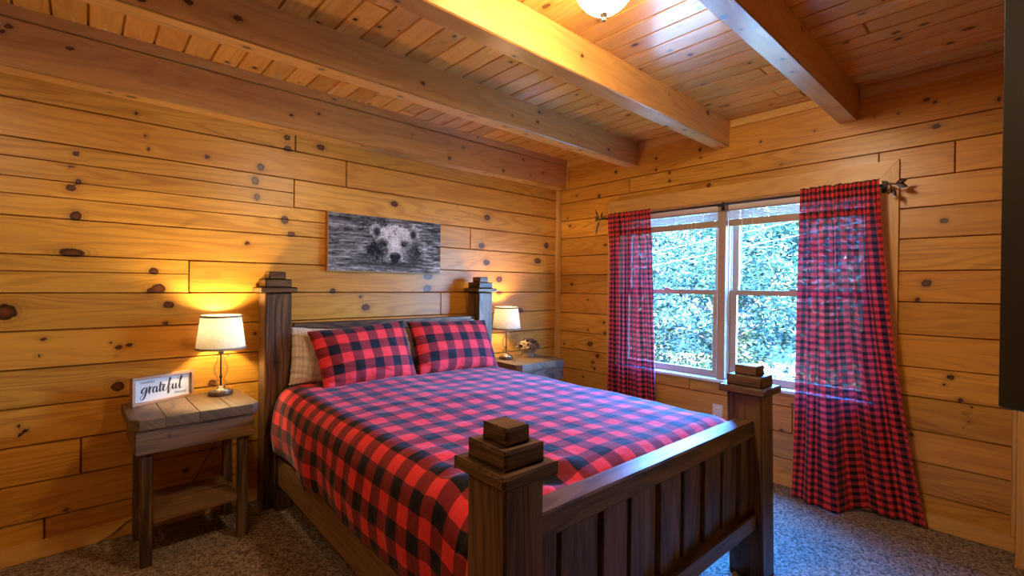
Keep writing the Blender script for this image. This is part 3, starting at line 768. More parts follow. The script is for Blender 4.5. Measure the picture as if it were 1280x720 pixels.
# ------------------------------------------------------------------ nightstands
def nightstand(x0, y0, rz, w, d, label, amat):
    t = tag(empty('nightstand', (x0, y0, 0), rz), label, 'nightstand', 'rustic nightstands beside the bed')
    TZ = .684; th = .047; ch = .035
    # planked top with clipped corners
    mb = MB()
    n = 4; bw = w / n
    for k in range(n):
        xa, xb = k * bw, (k + 1) * bw
        poly = []
        if k == 0: poly = [(xa + ch, 0), (xb, 0), (xb, d), (xa + ch, d), (xa, d - ch), (xa, ch)]
        elif k == n - 1: poly = [(xa, 0), (xb - ch, 0), (xb, ch), (xb, d - ch), (xb - ch, d), (xa, d)]
        else: poly = [(xa, 0), (xb, 0), (xb, d), (xa, d)]
        m = len(poly); e = .0012
        cx = sum(p[0] for p in poly) / m; cy = sum(p[1] for p in poly) / m
        sh = lambda p, q: (p[0] + (cx - p[0]) * q / bw, p[1] + (cy - p[1]) * q / d)
        V = [(*sh(p, e), TZ - th) for p in poly] + [(*sh(p, e), TZ - .004) for p in poly] + [(*sh(p, .005), TZ) for p in poly]
        F = [tuple(range(m))[::-1], tuple(range(2 * m, 3 * m))]
        for r in range(2):
            F += [(r * m + i, r * m + (i + 1) % m, (r + 1) * m + (i + 1) % m, (r + 1) * m + i) for i in range(m)]
        V = np.array(V)
        mb.add(V, F, V[:, 1] + random.uniform(0, 9), V[:, 0] + V[:, 2] + random.uniform(0, 9), tone=random.uniform(.3, .8))
    mb.build('tabletop', M['table_top'], t)
    ax0, ax1, ay0, ay1, az0, az1 = .022, w - .022, .018, d - .03, .52, TZ - th - .0005
    for (nm, lo, hi, ax) in (('apron', (ax0, ay0, az0), (ax1, ay0 + .02, az1), 0), ('apron', (ax0, ay1 - .02, az0), (ax1, ay1, az1), 0),
                             ('apron', (ax0, ay0 + .02, az0), (ax0 + .02, ay1 - .02, az1), 1), ('apron', (ax1 - .02, ay0 + .02, az0), (ax1, ay1 - .02, az1), 1)):
        mb = MB(); mb.wbox(lo, hi, ax, .003, .04, .02, nk=1, tone=random.uniform(.4, .6)); mb.build(nm, M[amat], t)
    lw = .045
    for (lx, ly) in ((ax0 + .022, ay0 + .021), (ax1 - .022 - lw, ay0 + .021), (ax0 + .022, ay1 - .021 - lw), (ax1 - .022 - lw, ay1 - .021 - lw)):
        mb = MB(); mb.wbox((lx, ly, 0), (lx + lw, ly + lw, az1 - .004), 2, .003, .05, .02, tone=random.uniform(.35, .6)); mb.build('leg', M['dark_wood'], t)
    mb = MB()
    sy0, sy1 = ay0 + .03, ay1 - .03
    hb = (sy1 - sy0) / 2
    for k in range(2):
        mb.wbox((ax0 + .0675, sy0 + k * hb, .19), (ax1 - .0675, sy0 + (k + 1) * hb - .003, .222), 0, .003, .05, .02, nk=1)
    mb.build('shelf', M['grey_wood'], t)
    for lx in (ax0 + .022 + .01, ax1 - .022 - lw + .01):
        mb = MB(); mb.wbox((lx, ay0 + .0665, .15), (lx + .025, ay1 - .0665, .189), 1, .003); mb.build('shelf_support', M['dark_wood'], t)
    return t, TZ
ns1, TZ = nightstand(.146, 2.645, math.radians(1.2), .525, .452, 'rustic wooden nightstand left of the bed carrying the framed sign', 'grey_wood')
ns2, TZ = nightstand(2.475, 2.635, math.radians(-1.0), .545, .445, 'rustic wooden nightstand in the corner right of the bed', 'dark_wood')

# ------------------------------------------------------------------ table lamps
def lamp(x, y, z, label, power, group='bedside lamps'):
    t = tag(empty('table_lamp', (x, y, z), .4), label, 'lamp', group)
    mb = MB(); mb.lathe([(0, 0), (.056, 0), (.058, .003), (.058, .022), (.055, .026), (0, .026)], n=40); mb.build('base', M['dark_wood'], t, True)
    mb = MB(); mb.lathe([(.048, .026), (.048, .031), (.040, .036), (.028, .040), (.022, .046), (.020, .05), (0, .05)], n=40); mb.build('base_collar', M['metal'], t, True)
    mb = MB()
    mb.lathe([(.018, .05), (.024, .056), (.030, .064), (.030, .070), (.020, .078), (.018, .086), (.022, .098), (.032, .118), (.037, .138), (.034, .158), (.025, .180), (.020, .196),
              (.022, .204), (.038, .210), (.040, .216), (.038, .222), (.018, .225)], n=40)
    mb.build('glass_body', M['lamp_glass'], t, True)
    mb = MB(); mb.lathe([(.0045, .05), (.0045, .09), (.009, .095), (.009, .102), (.0045, .107), (.0045, .225)], n=16); mb.build('rod', M['dark_metal'], t, True)
    mb = MB(); mb.lathe([(.012, .225), (.014, .228), (.014, .258), (.012, .262), (.012, .285), (0, .285)], n=20); mb.build('socket', M['metal'], t, True)
    mb = MB(); mb.lathe([(.001, .285), (.014, .295), (.024, .320), (.022, .338), (.010, .350), (.0005, .352)], n=20); mb.build('bulb', M['bulb'], t, True)
    zb, zt, rb, rt = .258, .432, .119, .097
    def sh(i, j):
        a = 2 * PI * i; r = rb + (rt - rb) * j
        return (r * math.cos(a), r * math.sin(a), zb + (zt - zb) * j), (i * .68, j * .175)
    s = cloth('lamp_shade', 64, 8, sh, M['shade'], t)
    for zz, rr in ((zb, rb), (zt, rt)):
        mb = MB(); mb.lathe([(rr - .003, -.006), (rr + .002, -.006), (rr + .002, .006), (rr - .003, .006), (rr - .003, -.006)], (0, 0, zz), 64); mb.build('trim_band', M['shade_trim'], s, True)
    mb = MB()
    for k in range(3):
        a = k * 2 * PI / 3
        mb.tube([(.012 * math.cos(a), .012 * math.sin(a), .283), (rb * .6 * math.cos(a), rb * .6 * math.sin(a), .275), ((rb - .004) * math.cos(a), (rb - .004) * math.sin(a), .262)], .0015, 6)
    mb.build('shade_spider', M['dark_metal'], t)
    L = bpy.data.lights.new('lamp_bulb_light', 'POINT'); L.energy = power; L.color = (1.0, 0.76, 0.42); L.shadow_soft_size = .03
    lo = bpy.data.objects.new('lamp_bulb_light', L); COL.objects.link(lo); lo.parent = t; lo.location = (0, 0, .37)
    return t
LP1, LP2 = 29.0, 22.0
l1 = lamp(.556, 2.990, TZ, 'lit glass table lamp with linen shade on the left nightstand beside the sign', LP1)
l2 = lamp(2.622, 2.955, TZ, 'lit glass table lamp with linen shade on the right nightstand', LP2)
mb = MB()
a = .4
def tol(p):   # world to lamp frame
    q = Vector(p) - Vector((.556, 2.990, TZ)); return (q.x * math.cos(a) + q.y * math.sin(a), -q.x * math.sin(a) + q.y * math.cos(a), q.z)
mb.tube([tol(p) for p in ((.58, 3.03, TZ + .006), (.585, 3.075, TZ + .005), (.585, 3.10, TZ + .002), (.586, 3.107, TZ - .03), (.56, 3.108, .40), (.42, 3.105, .14), (.30, 3.094, .086), (.22, 3.092, .090), (.16, 3.090, .070), (.11, 3.088, .030), (.05, 3.08, .006))], .0028, 6)
mb.build('power_cord', M['cord'], l1, True)

# ------------------------------------------------------------------ framed sign
SW_, SH_, SD_ = .294, .141, .026
sg = tag(empty('framed_sign', (.174, 2.945, TZ), math.radians(23.5)), 'small framed white sign with script lettering on the left nightstand', 'sign')
fw = .014
mb = MB()
mb.wbox((0, 0, 0), (SW_, SD_, fw), 0, .001); mb.wbox((0, 0, SH_ - fw), (SW_, SD_, SH_), 0, .001)
mb.wbox((0, 0, fw), (fw, SD_, SH_ - fw), 2, .001); mb.wbox((SW_ - fw, 0, fw), (SW_, SD_, SH_ - fw), 2, .001)
mb.build('frame', M['sign_frame'], sg)
mb = MB(); mb.box((fw, .012, fw), (SW_ - fw, .016, SH_ - fw)); pn = mb.build('panel', M['sign_white'], sg)
PWX, PHZ = SW_ - 2 * fw, SH_ - 2 * fw
def catmull(P, n=9):
    out = []
    Q = [P[0]] + P + [P[-1]]
    for i in range(1, len(Q) - 2):
        for k in range(n):
            t = k / n; p0, p1, p2, p3 = Q[i - 1], Q[i], Q[i + 1], Q[i + 2]
            out.append(tuple(.5 * ((2 * p1[c]) + (-p0[c] + p2[c]) * t + (2 * p0[c] - 5 * p1[c] + 4 * p2[c] - p3[c]) * t * t + (-p0[c] + 3 * p1[c] - 3 * p2[c] + p3[c]) * t ** 3) for c in (0, 1)))
    out.append(P[-1]); return out
def strokes(name, S, mat, thin, thick, parent):
    """brush strokes: thick on the way down, thin on the way up; coordinates are fractions of the panel"""
    mb = MB()
    for P in S:
        pts = [(fw + p[0] * PWX, fw + p[1] * PHZ) for p in catmull(P)]
        V = []; F = []; n = len(pts); W = []
        for i in range(n):
            a, b = pts[max(0, i - 1)], pts[min(n - 1, i + 1)]
            dx, dz = b[0] - a[0], b[1] - a[1]; l = math.hypot(dx, dz) or 1e-9
            W.append((thin + (thick - thin) * max(0, -dz / l) ** .8, -dz / l, dx / l))
        for i in range(n):
            w = sum(W[max(0, min(n - 1, i + k))][0] for k in range(-3, 4)) / 7
            if i < 3 or i > n - 4: w *= .75
            nx, nz_ = W[i][1], W[i][2]
            for sd in (-1, 1):
                for y in (.0119, .0110):
                    V.append((pts[i][0] + sd * nx * w / 2, y, pts[i][1] + sd * nz_ * w / 2))
        for i in range(n - 1):
            q, r = i * 4, i * 4 + 4
            F += [(q + 1, q + 3, r + 3, r + 1), (q, q + 1, r + 1, r), (q + 3, q + 2, r + 2, r + 3)]
        mb.add(V, F)
    return mb.build(name, mat, parent)
g_ = [
 [(.215, .60), (.185, .62), (.150, .55), (.135, .45), (.150, .38), (.178, .42), (.205, .55), (.215, .62)],
 [(.215, .62), (.205, .45), (.190, .28), (.165, .14), (.135, .10), (.118, .16), (.135, .27), (.185, .36), (.225, .42), (.248, .56), (.258, .66)],
 [(.258, .66), (.254, .52), (.250, .34), (.252, .36), (.264, .50), (.285, .60), (.300, .57)],
 [(.365, .56), (.345, .61), (.318, .54), (.306, .43), (.316, .35), (.335, .37), (.358, .48), (.370, .60)],
 [(.370, .60), (.362, .46), (.364, .35), (.378, .35), (.398, .44), (.415, .58), (.430, .78)],
 [(.430, .78), (.418, .58), (.412, .42), (.418, .34), (.434, .36), (.452, .44), (.468, .47)],
 [(.388, .605), (.425, .62), (.474, .655)], [(.390, .625), (.425, .642), (.472, .677)],
 [(.452, .44), (.480, .48), (.498, .56), (.492, .62), (.474, .60), (.464, .48), (.468, .37), (.486, .34), (.508, .38), (.535, .50), (.565, .68), (.590, .84), (.586, .91), (.572, .86), (.560, .68), (.552, .48), (.545, .28), (.548, .19), (.562, .22), (.572, .32), (.580, .40), (.606, .47)],
 [(.535, .575), (.570, .585), (.605, .60)],
 [(.606, .47), (.624, .60)],
 [(.624, .60), (.616, .45), (.624, .36), (.642, .37), (.662, .47), (.676, .60)],
 [(.676, .60), (.668, .45), (.674, .36), (.690, .37), (.712, .47), (.745, .65), (.778, .85), (.776, .92), (.760, .88), (.742, .68), (.732, .48), (.736, .36), (.752, .34), (.775, .42)],
]
# stretch so that the word spans the panel as painted
g_ = [[(.10 + (p[0] - .118) * 1.13, p[1]) for p in s] for s in g_]
strokes('lettering', g_, M['ink'], .0020, .0080, pn)
def small_word(txt, X, Z, size, name, mat):
    cu = bpy.data.curves.new(name, 'FONT'); cu.body = txt; cu.size = size; cu.extrude = .0004; cu.shear = .25; cu.space_character = 1.05
    to = bpy.data.objects.new('tmp_text', cu); COL.objects.link(to)
    dg = bpy.context.evaluated_depsgraph_get()
    me = bpy.data.meshes.new_from_object(to.evaluated_get(dg)); bpy.data.objects.remove(to); bpy.data.curves.remove(cu)
    me.transform(Matrix.Translation((fw + X * PWX, .0114, fw + Z * PHZ)) @ Matrix.Rotation(PI / 2, 4, 'X'))
    me.materials.clear()
    return link_mesh(name, me, mat, pn)
small_word('thankful.', .09, .80, .019, 'lettering', M['ink_grey'])
small_word('blessed.', .70, .13, .018, 'lettering', M['ink_grey'])

# ------------------------------------------------------------------ bear picture
def bear_picture():
    PX0, PX1, PZ0, PZ1, PY = 1.172, 2.040, 1.388, 1.771, YB - .034
    t = tag(empty('wall_picture', ((PX0 + PX1) / 2, YB - .012, PZ0)), 'black and white print of a bear swimming, hung over the headboard', 'picture')
    w, h = PX1 - PX0, PZ1 - PZ0
    mb = MB()
    mb.wbox((-w / 2 - .004, -.024, -.004), (-w / 2 + .012, .010, h + .004), 2, .001, tone=.6); mb.wbox((w / 2 - .012, -.024, -.004), (w / 2 + .004, .010, h + .004), 2, .001, tone=.6)
    mb.wbox((-w / 2 + .012, -.0235, -.004), (w / 2 - .012, .010, .012), 0, .001, tone=.6); mb.wbox((-w / 2 + .012, -.0235, h - .012), (w / 2 - .012, .010, h + .004), 0, .001, tone=.6)
    mb.build('stretcher_frame', M['pine_trim'], t)
    nx, nzz = 330, 150
    X, Y = np.meshgrid(np.linspace(0, 1, nx + 1), np.linspace(0, 1, nzz + 1), indexing='ij')
    A = w / h
    x = X * A; y = Y
    rg = np.random.default_rng(3)
    def vnoise(fx, fy, seed):
        r = np.random.default_rng(seed); G = r.random((int(fx) + 3, int(fy) + 3))
        u, v = X * fx, Y * fy; i, j = u.astype(int), v.astype(int); a, b = u - i, v - j
        a = a * a * (3 - 2 * a); b = b * b * (3 - 2 * b)
        return (G[i, j] * (1 - a) + G[i + 1, j] * a) * (1 - b) + (G[i, j + 1] * (1 - a) + G[i + 1, j + 1] * a) * b
    wat = .40 + .30 * (vnoise(7, 30, 1) - .5) + .26 * (vnoise(20, 64, 2) - .5) + .24 * (vnoise(55, 110, 4) - .5) - .06 * Y
    wat += .5 * np.clip(vnoise(14, 60, 9) - .66, 0, 1) * (Y < .35) + .9 * np.clip(vnoise(18, 46, 10) - .62, 0, 1) * (X > .72)
    S = lambda d, e=.02: np.clip(.5 - d / (2 * e), 0, 1)
    def el(cx, cy, rx, ry): return (np.sqrt(((x - cx * A) / rx) ** 2 + ((y - cy) / ry) ** 2) - 1) * min(rx, ry)
    ang = np.arctan2(y - .45, x - .55 * A)
    fur = .50 * (vnoise(170, 50, 5) - .5) + .40 * (vnoise(80, 90, 6) - .5)
    rag = .055 * (vnoise(80, 50, 7) - .5)
    img = wat
    img = img * (1 - .55 * S(el(.55, .19, .66, .13), .07))
    head = np.minimum(np.minimum(el(.55, .50, .46, .38), el(.545, .36, .585, .24)), el(.555, .62, .43, .255)) + rag
    mh = S(head, .012) * np.clip((y - .165 + .05 * (vnoise(40, 8, 8) - .5)) / .02, 0, 1)
    tone = .50 + .26 * np.clip((y - .42) / .36, 0, 1) + fur * .62
    tone = tone - (.24 + .5 * vnoise(60, 14, 12) * (vnoise(120, 20, 13) > .35)) * S(el(.372, .37, .19, .22), .10) - .30 * S(el(.745, .36, .20, .22), .10)
    tone = tone - .22 * S(el(.32, .55, .10, .16), .05) - .16 * S(el(.775, .55, .09, .16), .05)
    tone = tone + .24 * S(el(.555, .44, .11, .20), .06) + .10 * S(el(.665, .44, .10, .12), .06) - .16 * S(el(.55, .76, .03, .07), .04)
    img = img * (1 - mh) + tone * mh
    for cx, o_ in ((.378, 1), (.735, -1)):
        e = el(cx, .765, .112, .130) + rag; m = S(e, .012)
        img = img * (1 - m) + (.58 + fur * .7) * m
        m = S(el(cx + .012 * o_, .725, .060, .080), .03); img = img * (1 - m) + .16 * m
    for cx, cy in ((.462, .525), (.628, .535)):
        m = S(el(cx - (.02 if cx < .5 else -.01), cy, .082, .062), .035); img = img * (1 - .75 * m) + .14 * .75 * m
        m = S(el(cx, cy - .005, .030, .034), .008); img = img * (1 - m) + .02 * m
        m = S(el(cx + .004, cy + .010, .008, .010), .005); img = img * (1 - m) + .6 * m
    m = S(el(.555, .345, .135, .13), .04) * mh; img = img * (1 - m * .7) + (.70 + fur * .4) * m * .7
    m = S(np.minimum(el(.555, .295, .112, .078), el(.553, .245, .085, .08)), .015); img = img * (1 - m) + (.10 + .30 * S(el(.55, .345, .06, .016), .015)) * m
    m = S(el(.520, .275, .020, .024), .01) + S(el(.590, .275, .020, .024), .01); img = img * (1 - .85 * np.clip(m, 0, 1))
    m = S(el(.553, .175, .17, .022), .02); img = img * (1 - .7 * m) + .06 * m
    img = np.clip((img - .42) * 1.1 + .44, .03, .92) ** 2.2
    colr = np.stack([img * 1.0, img * .95, img * .98, np.ones_like(img)], -1)
    V = np.stack([(X - .5) * w, np.full_like(X, -.0255), Y * h], -1).reshape(-1, 3)
    m_ = nzz + 1
    F = [(i * m_ + j, (i + 1) * m_ + j, (i + 1) * m_ + j + 1, i * m_ + j + 1) for i in range(nx) for j in range(nzz)]
    me = bpy.data.meshes.new('canvas'); me.from_pydata(V.tolist(), [], F)
    at = me.color_attributes.new('print', 'FLOAT_COLOR', 'POINT'); at.data.foreach_set('color', colr.reshape(-1).astype(np.float32))
    m, nt, out = newmat('bear_print'); g = NT(nt)
    p = g.n('ShaderNodeBsdfPrincipled'); g.l(g.attr('print', 'Color'), p.inputs['Base Color']); p.inputs['Roughness'].default_value = .6; p.inputs['Specular IOR Level'].default_value = .2
    g.l(p.outputs[0], out.inputs[0])
    link_mesh('canvas', me, m, t)
bear_picture()

# ------------------------------------------------------------------ curtains and rod
RX, RZ = XE - .105, 1.888
def lerp(a, b, t): return a + (b - a) * t
def ipol(pts, s):
    for (s0, a), (s1, b) in zip(pts[:-1], pts[1:]):
        if s <= s1:
            t = (s - s0) / (s1 - s0); t = t * t * (3 - 2 * t)
            return [lerp(p, q, t) for p, q in zip(a, b)]
    return pts[-1][1]
def curtain(label, top, bottom, folds, wcl, seed, zt, pw, nose, leftlag=1.0):
    """top = (y at s=0, y at s=1); bottom = list of (s,(x,y,z)) along the hem"""
    H = zt
    def fn(i, j):
        s, t = i, j
        bx, by, bz = ipol(bottom, s)
        ty = lerp(top[0], top[1], s)
        e = t ** pw
        y = lerp(ty, by, e); z = lerp(zt, bz, t)
        x = lerp(RX, bx, t ** 1.3)
        ph = folds * 2 * PI * s + 1.3 * math.sin(7 * s + seed) + .9 * math.sin(17 * s + seed * 2)
        am = .35 + 1.5 * max(0, .45 + nz(s * 5, seed, .5, 1.0))
        top_ = min(1, max(0, (RZ + .02 - z) / .35)); top_ = top_ * top_ * (3 - 2 * top_)
        amp = .025 * am * (.28 + .72 * top_) * (1 - .30 * t * nose)
        x += -.012 * (1 - top_) - amp * math.sin(ph + .7 * math.sin(2.5 * t + seed)) - .012 * top_ * math.sin(ph * .37 + 3 * t + seed)
        y += .007 * top_ * am * math.cos(ph) + .004 * math.sin(5 * t + 9 * s)
        x += .006 * nz(s * 4, t * 6, seed, 1.5)
        if z > RZ - .04:
            q = abs(z - RZ) / .02
            x += (-.010 if q < 1 else 0) * (1 - min(1, q)) ** .5
            if z > RZ: z += .007 * nz(s * 22, 0, seed, 1.0) * min(1, (z - RZ) / .03)
            x = min(x, RX - .010)
        x = min(x, XE - .028)
        return (x, y, z), (s * wcl + .01, t * H)
    o = cloth('curtain', 210, 150, fn, M['plaid_curtain'])
    return tag(o, label, 'curtain', 'plaid curtains at the window')
curtain('red and black checked curtain on the right, flaring out onto the carpet', (.974, .578),
        [(0, (3.262, .992, .012)), (.18, (3.235, .885, .010)), (.36, (3.205, .735, .010)), (.44, (3.29, .695, .012)), (.56, (3.385, .625, .030)), (.68, (3.375, .545, .012)), (1, (3.402, .363, .008))],
        7.0, .70, 1.3, 1.925, 1.7, 2.1)
curtain('narrow red and black checked curtain on the left, hanging behind the bed', (2.440, 2.030),
        [(0, (3.36, 2.452, .02)), (.5, (3.35, 2.22, .02)), (1, (3.35, 1.965, .02))],
        8.5, .78, 4.1, 1.922, 1.3, .4)
rod = tag(empty('curtain_rod', (RX, 1.5, RZ)), 'thin bronze curtain rod with leaf finials over the window', 'curtain rod')
mb = MB(); mb.tube([(0, 1.01, 0), (0, -.945, 0)], .0075, 14); mb.build('rod', M['dark_metal'], rod, True)
def leaf(mb, base, d, up, ln, wd):
    base, d, up = Vector(base), Vector(d).normalized(), Vector(up)
    sd = d.cross(up).normalized(); up = sd.cross(d).normalized()
    n = 9; V = []; F = []
    for i in range(n + 1):
        t = i / n; w = wd * math.sin(PI * min(1, t * .98 + .01)) ** .8 * (1 - .3 * t)
        c = base + d * ln * t + up * (ln * .10 * math.sin(PI * t))
        for k, (a, b) in enumerate(((-1, 0), (0, .0035), (1, 0), (0, -.002))):
            V.append((c + sd * a * w / 2 + up * (b - .10 * w * abs(a)))[:])
    for i in range(n):
        for k in range(4):
            k2 = (k + 1) % 4
            F.append((i * 4 + k, i * 4 + k2, i * 4 + 4 + k2, i * 4 + 4 + k))
    F += [(0, 1, 2, 3)[::-1], tuple(n * 4 + k for k in range(4))]
    mb.add(V, F)
for sg_, y0 in ((1, 1.01), (-1, -.945)):
    mb = MB()
    mb.tube([(0, y0, 0), (-.004, y0 + sg_ * .02, .004), (-.006, y0 + sg_ * .05, -.002), (-.004, y0 + sg_ * .075, .008)], [.008, .006, .004, .002], 8)
    mb.tube([(-.004, y0 + sg_ * .02, .004), (-.006, y0 + sg_ * .028, -.02), (-.006, y0 + sg_ * .03, -.04)], [.004, .003, .002], 8)
    mb.lathe([(.0005, -.009), (.009, -.006), (.011, 0), (.009, .006), (.0005, .009)], (0, y0, 0), 14)
    fi = mb.build('finial', M['bronze_leaf'], rod, True)
    if sg_ < 0:
        lv = [((-.006, y0 - .045, 0), (0, -1, .35), .055, .030), ((-.006, y0 - .045, 0), (0, -1, -.45), .06, .032), ((-.006, y0 - .02, .002), (0, .6, .35), .045, .020), ((-.006, y0 - .028, -.02), (0, .45, -1), .04, .026), ((-.006, y0 - .03, -.03), (0, -.45, -1), .045, .028)]
    else:
        lv = [((-.006, y0 + .03, 0), (0, 1, .5), .055, .026), ((-.006, y0 + .03, 0), (0, .7, -.2), .05, .022), ((-.006, y0 + .01, .01), (0, -.3, 1), .055, .02), ((-.006, y0 + .03, .01), (0, .5, 1), .09, .02), ((-.006, y0 + .028, -.02), (0, .3, -1), .06, .024), ((-.006, y0 + .03, -.04), (0, .35, -1), .10, .022), ((-.006, y0 + .02, -.01), (0, -.8, .5), .05, .018)]
    for b, d, ln, wd in lv:
        mb = MB(); leaf(mb, b, d, (-1, 0, 0), ln, wd); mb.build('leaf', M['bronze_leaf'], fi, True)
for y in (.97, 0.0, -.925):
    mb = MB()
    mb.tube([(.083, y, 0), (.04, y, -.004), (0, y, -.010), (-.010, y, -.004)], .004, 8); mb.lathe([(.0, 0), (.02, 0), (.02, .006), (0, .006)], n=20) if False else None
    mb.bbox((.081, y - .012, -.03), (.087, y + .012, .03), .002)
    mb.build('bracket', M['dark_metal'], rod)

# ------------------------------------------------------------------ ceiling light
def ceiling_light(x, y, label, gm='globe'):
    cl = tag(empty('ceiling_light', (x, y, ZC)), label, 'ceiling light', 'glass globe lights on the ceiling')
    mb = MB(); mb.lathe([(0, 0), (.13, 0), (.135, -.006), (.13, -.05), (.115, -.068), (.0, -.068)], n=48); mb.build('pan', M['nickel'], cl, True)
    pr = [(.114 * math.cos(a), -.100 - .142 * math.sin(a)) for a in [k * PI / 2 / 16 for k in range(17)]]
    mb = MB(); mb.lathe([(.096, -.069), (.108, -.078), (.1135, -.089)] + pr[:-1] + [(.0005, -.242)], n=56); mb.build('globe', M[gm], cl, True)
    mb = MB(); mb.lathe([(.013, -.239), (.015, -.243), (.014, -.249), (.007, -.255), (.006, -.261), (.008, -.265), (.006, -.271), (.0005, -.273)], n=24); mb.build('finial', M['nickel'], cl, True)
ceiling_light(1.35, 1.022, 'lit frosted glass globe light on the ceiling between two beams')
ceiling_light(-.62, 1.00, 'added fill globe on the ceiling, out of view left of the camera', 'fill_globe')  # invented fixture outside the frame, added to lift the room's brightness

# ------------------------------------------------------------------ television
az = math.atan2(.945, .327)
tv = tag(empty('television', (1.052, .034, 1.118), az), 'tall dark television panel cut off by the right edge of the photo', 'television')
# local +x runs towards the left edge seen in the photo, panel extends to -x
mb = MB(); mb.bbox((-1.22, -.035, 0), (0, .0, .705), .006); mb.build('casing', M['tv_edge'], tv)
mb = MB(); mb.bbox((-1.214, -.001, .004), (-.003, .003, .701), .001); mb.build('screen', M['tv'], tv)
mb = MB(); mb.bbox((-.75, -.065, .2), (-.45, -.033, .5), .004); mb.tube([(-.6, -.05, .35), (-.58, -.2, .35)], .02, 10)
w_ = Matrix.Rotation(-az, 3, 'Z') @ (Vector((1.345, -.60, 1.468)) - Vector((1.052, .034, 1.118)))
mb.tube([(-.58, -.2, .35), w_[:]], .02, 10)
mb.build('mount_arm', M['dark_metal'], tv)

# ------------------------------------------------------------------ dried flowers on the right nightstand
t = tag(empty('dried_arrangement', (2.862, 2.94, TZ)), 'dried brown flower arrangement in a small bowl on the right nightstand', 'decoration')
mb = MB(); mb.lathe([(0, 0), (.042, 0), (.046, .004), (.040, .012), (.046, .03), (.058, .05), (.060, .056), (.055, .054), (.042, .03), (0, .02)], n=36); mb.build('bowl', M['dried_bowl'], t, True)
rs_ = random.Random(5)
for k in range(17):
    a = k * 2.399; r = .014 + .052 * math.sqrt(k / 17)
    c = Vector((r * math.cos(a), r * math.sin(a), .098 - r * .75 + rs_.uniform(-.008, .012)))
    dirn = Vector((math.cos(a) * r * 14, math.sin(a) * r * 14, 1.0)).normalized()
    mb = MB()
    for q in range(11):
        b = q * 2.4; sp = .15 + .85 * q / 11
        s1 = dirn.cross(Vector((.3, .5, .8))).normalized(); s2 = dirn.cross(s1)
        d = (s1 * math.cos(b) + s2 * math.sin(b)) * sp + dirn * (1.2 - sp * .9)
        leaf(mb, c, d, dirn, .024 + .016 * sp, .020)
    mb.tube([(c * .4 + Vector((0, 0, .02)))[:], c[:]], .003, 6)
    mb.build('flower', M['dried_light'] if k % 4 == 0 else M['dried_dark'], t)
t.scale = (1.28, 1.28, 1.4)

# ------------------------------------------------------------------ outdoors
mb = MB()
n = 24; V = []; F = []
for i in range(n + 1):
    for j in range(n + 1):
        x = XE + .3 + 30 * i / n; y = -16 + 44 * j / n
        V.append((x, y, -1.3 + .10 * (x - XE) * (x > 6) * .6 + .1 * nz(x, y, 0, .6)))
F = [(i * (n + 1) + j, (i + 1) * (n + 1) + j, (i + 1) * (n + 1) + j + 1, i * (n + 1) + j + 1) for i in range(n) for j in range(n)]
mb.add(V, F)
tag(mb.build('ground', M['grass'], None, True), 'grassy hillside outside the window', 'ground', kind='structure')
def gz(x): return -1.3 + .06 * (x - XE) * (x > 6)
def tree(x, y, rx, rz_, zc, nl, size, mat, label, seed):
    t = tag(empty('tree', (x, y, gz(x) - .05)), label, 'tree', 'trees outside the window')
    r = np.random.default_rng(seed); z0 = gz(x) - .05
    mb = MB(); h = zc - z0
    mb.tube([(0, 0, 0), (.05, .03, h * .4), (-.03, .06, h * .8), (.02, 0, h + rz_ * .6)], [.16, .12, .09, .03], 10)
    for k in range(7):
        a = k * 2.4; zz = h * (.55 + .07 * k)
        mb.tube([(0, 0, zz), (rx * .4 * math.cos(a), rx * .4 * math.sin(a), zz + .3), (rx * .8 * math.cos(a), rx * .8 * math.sin(a), zz + .7)], [.035, .022, .008], 7)
    mb.build('trunk', M['bark'], t, True)
    nc = 75
    d = r.normal(size=(nc, 3)); d /= np.linalg.norm(d, axis=1)[:, None]
    C = d * (r.random((nc, 1)) ** .4) * np.array([rx, rx, rz_]) + [0, 0, h]
    ci = r.integers(0, nc, nl)
    P = C[ci] + r.normal(size=(nl, 3)) * np.array([.24, .24, .17]) * (rx / 1.4)
    P[:, 2] = np.maximum(P[:, 2], .1)
    A = r.normal(size=(nl, 3)); A[:, 2] *= .5; A /= np.linalg.norm(A, axis=1)[:, None]
    B = np.cross(A, r.normal(size=(nl, 3)) * .5 + [0, 0, 1.0]); B /= np.linalg.norm(B, axis=1)[:, None]
    s = size * (.6 + .8 * r.random((nl, 1)))
    N = np.cross(A, B)
    V = np.stack([P - A * s * .5, P + B * s * .3 + N * s * .06, P + A * s * .5, P - B * s * .3 + N * s * .06], 1).reshape(-1, 3)
    tone = np.repeat(np.clip(r.random(nl) * .42 + r.random(nc)[ci] * .58, 0, 1), 4)
    me = bpy.data.meshes.new('foliage')
    idx = np.arange(nl * 4).reshape(-1, 4)
    F = np.concatenate([idx[:, [0, 1, 2]], idx[:, [0, 2, 3]]])
    me.from_pydata(V.tolist(), [], F.tolist())
    at = me.attributes.new('tone', 'FLOAT', 'POINT'); at.data.foreach_set('value', tone.astype(np.float32))
    link_mesh('foliage', me, mat, t)
TL = 'leafy tree outside the window'
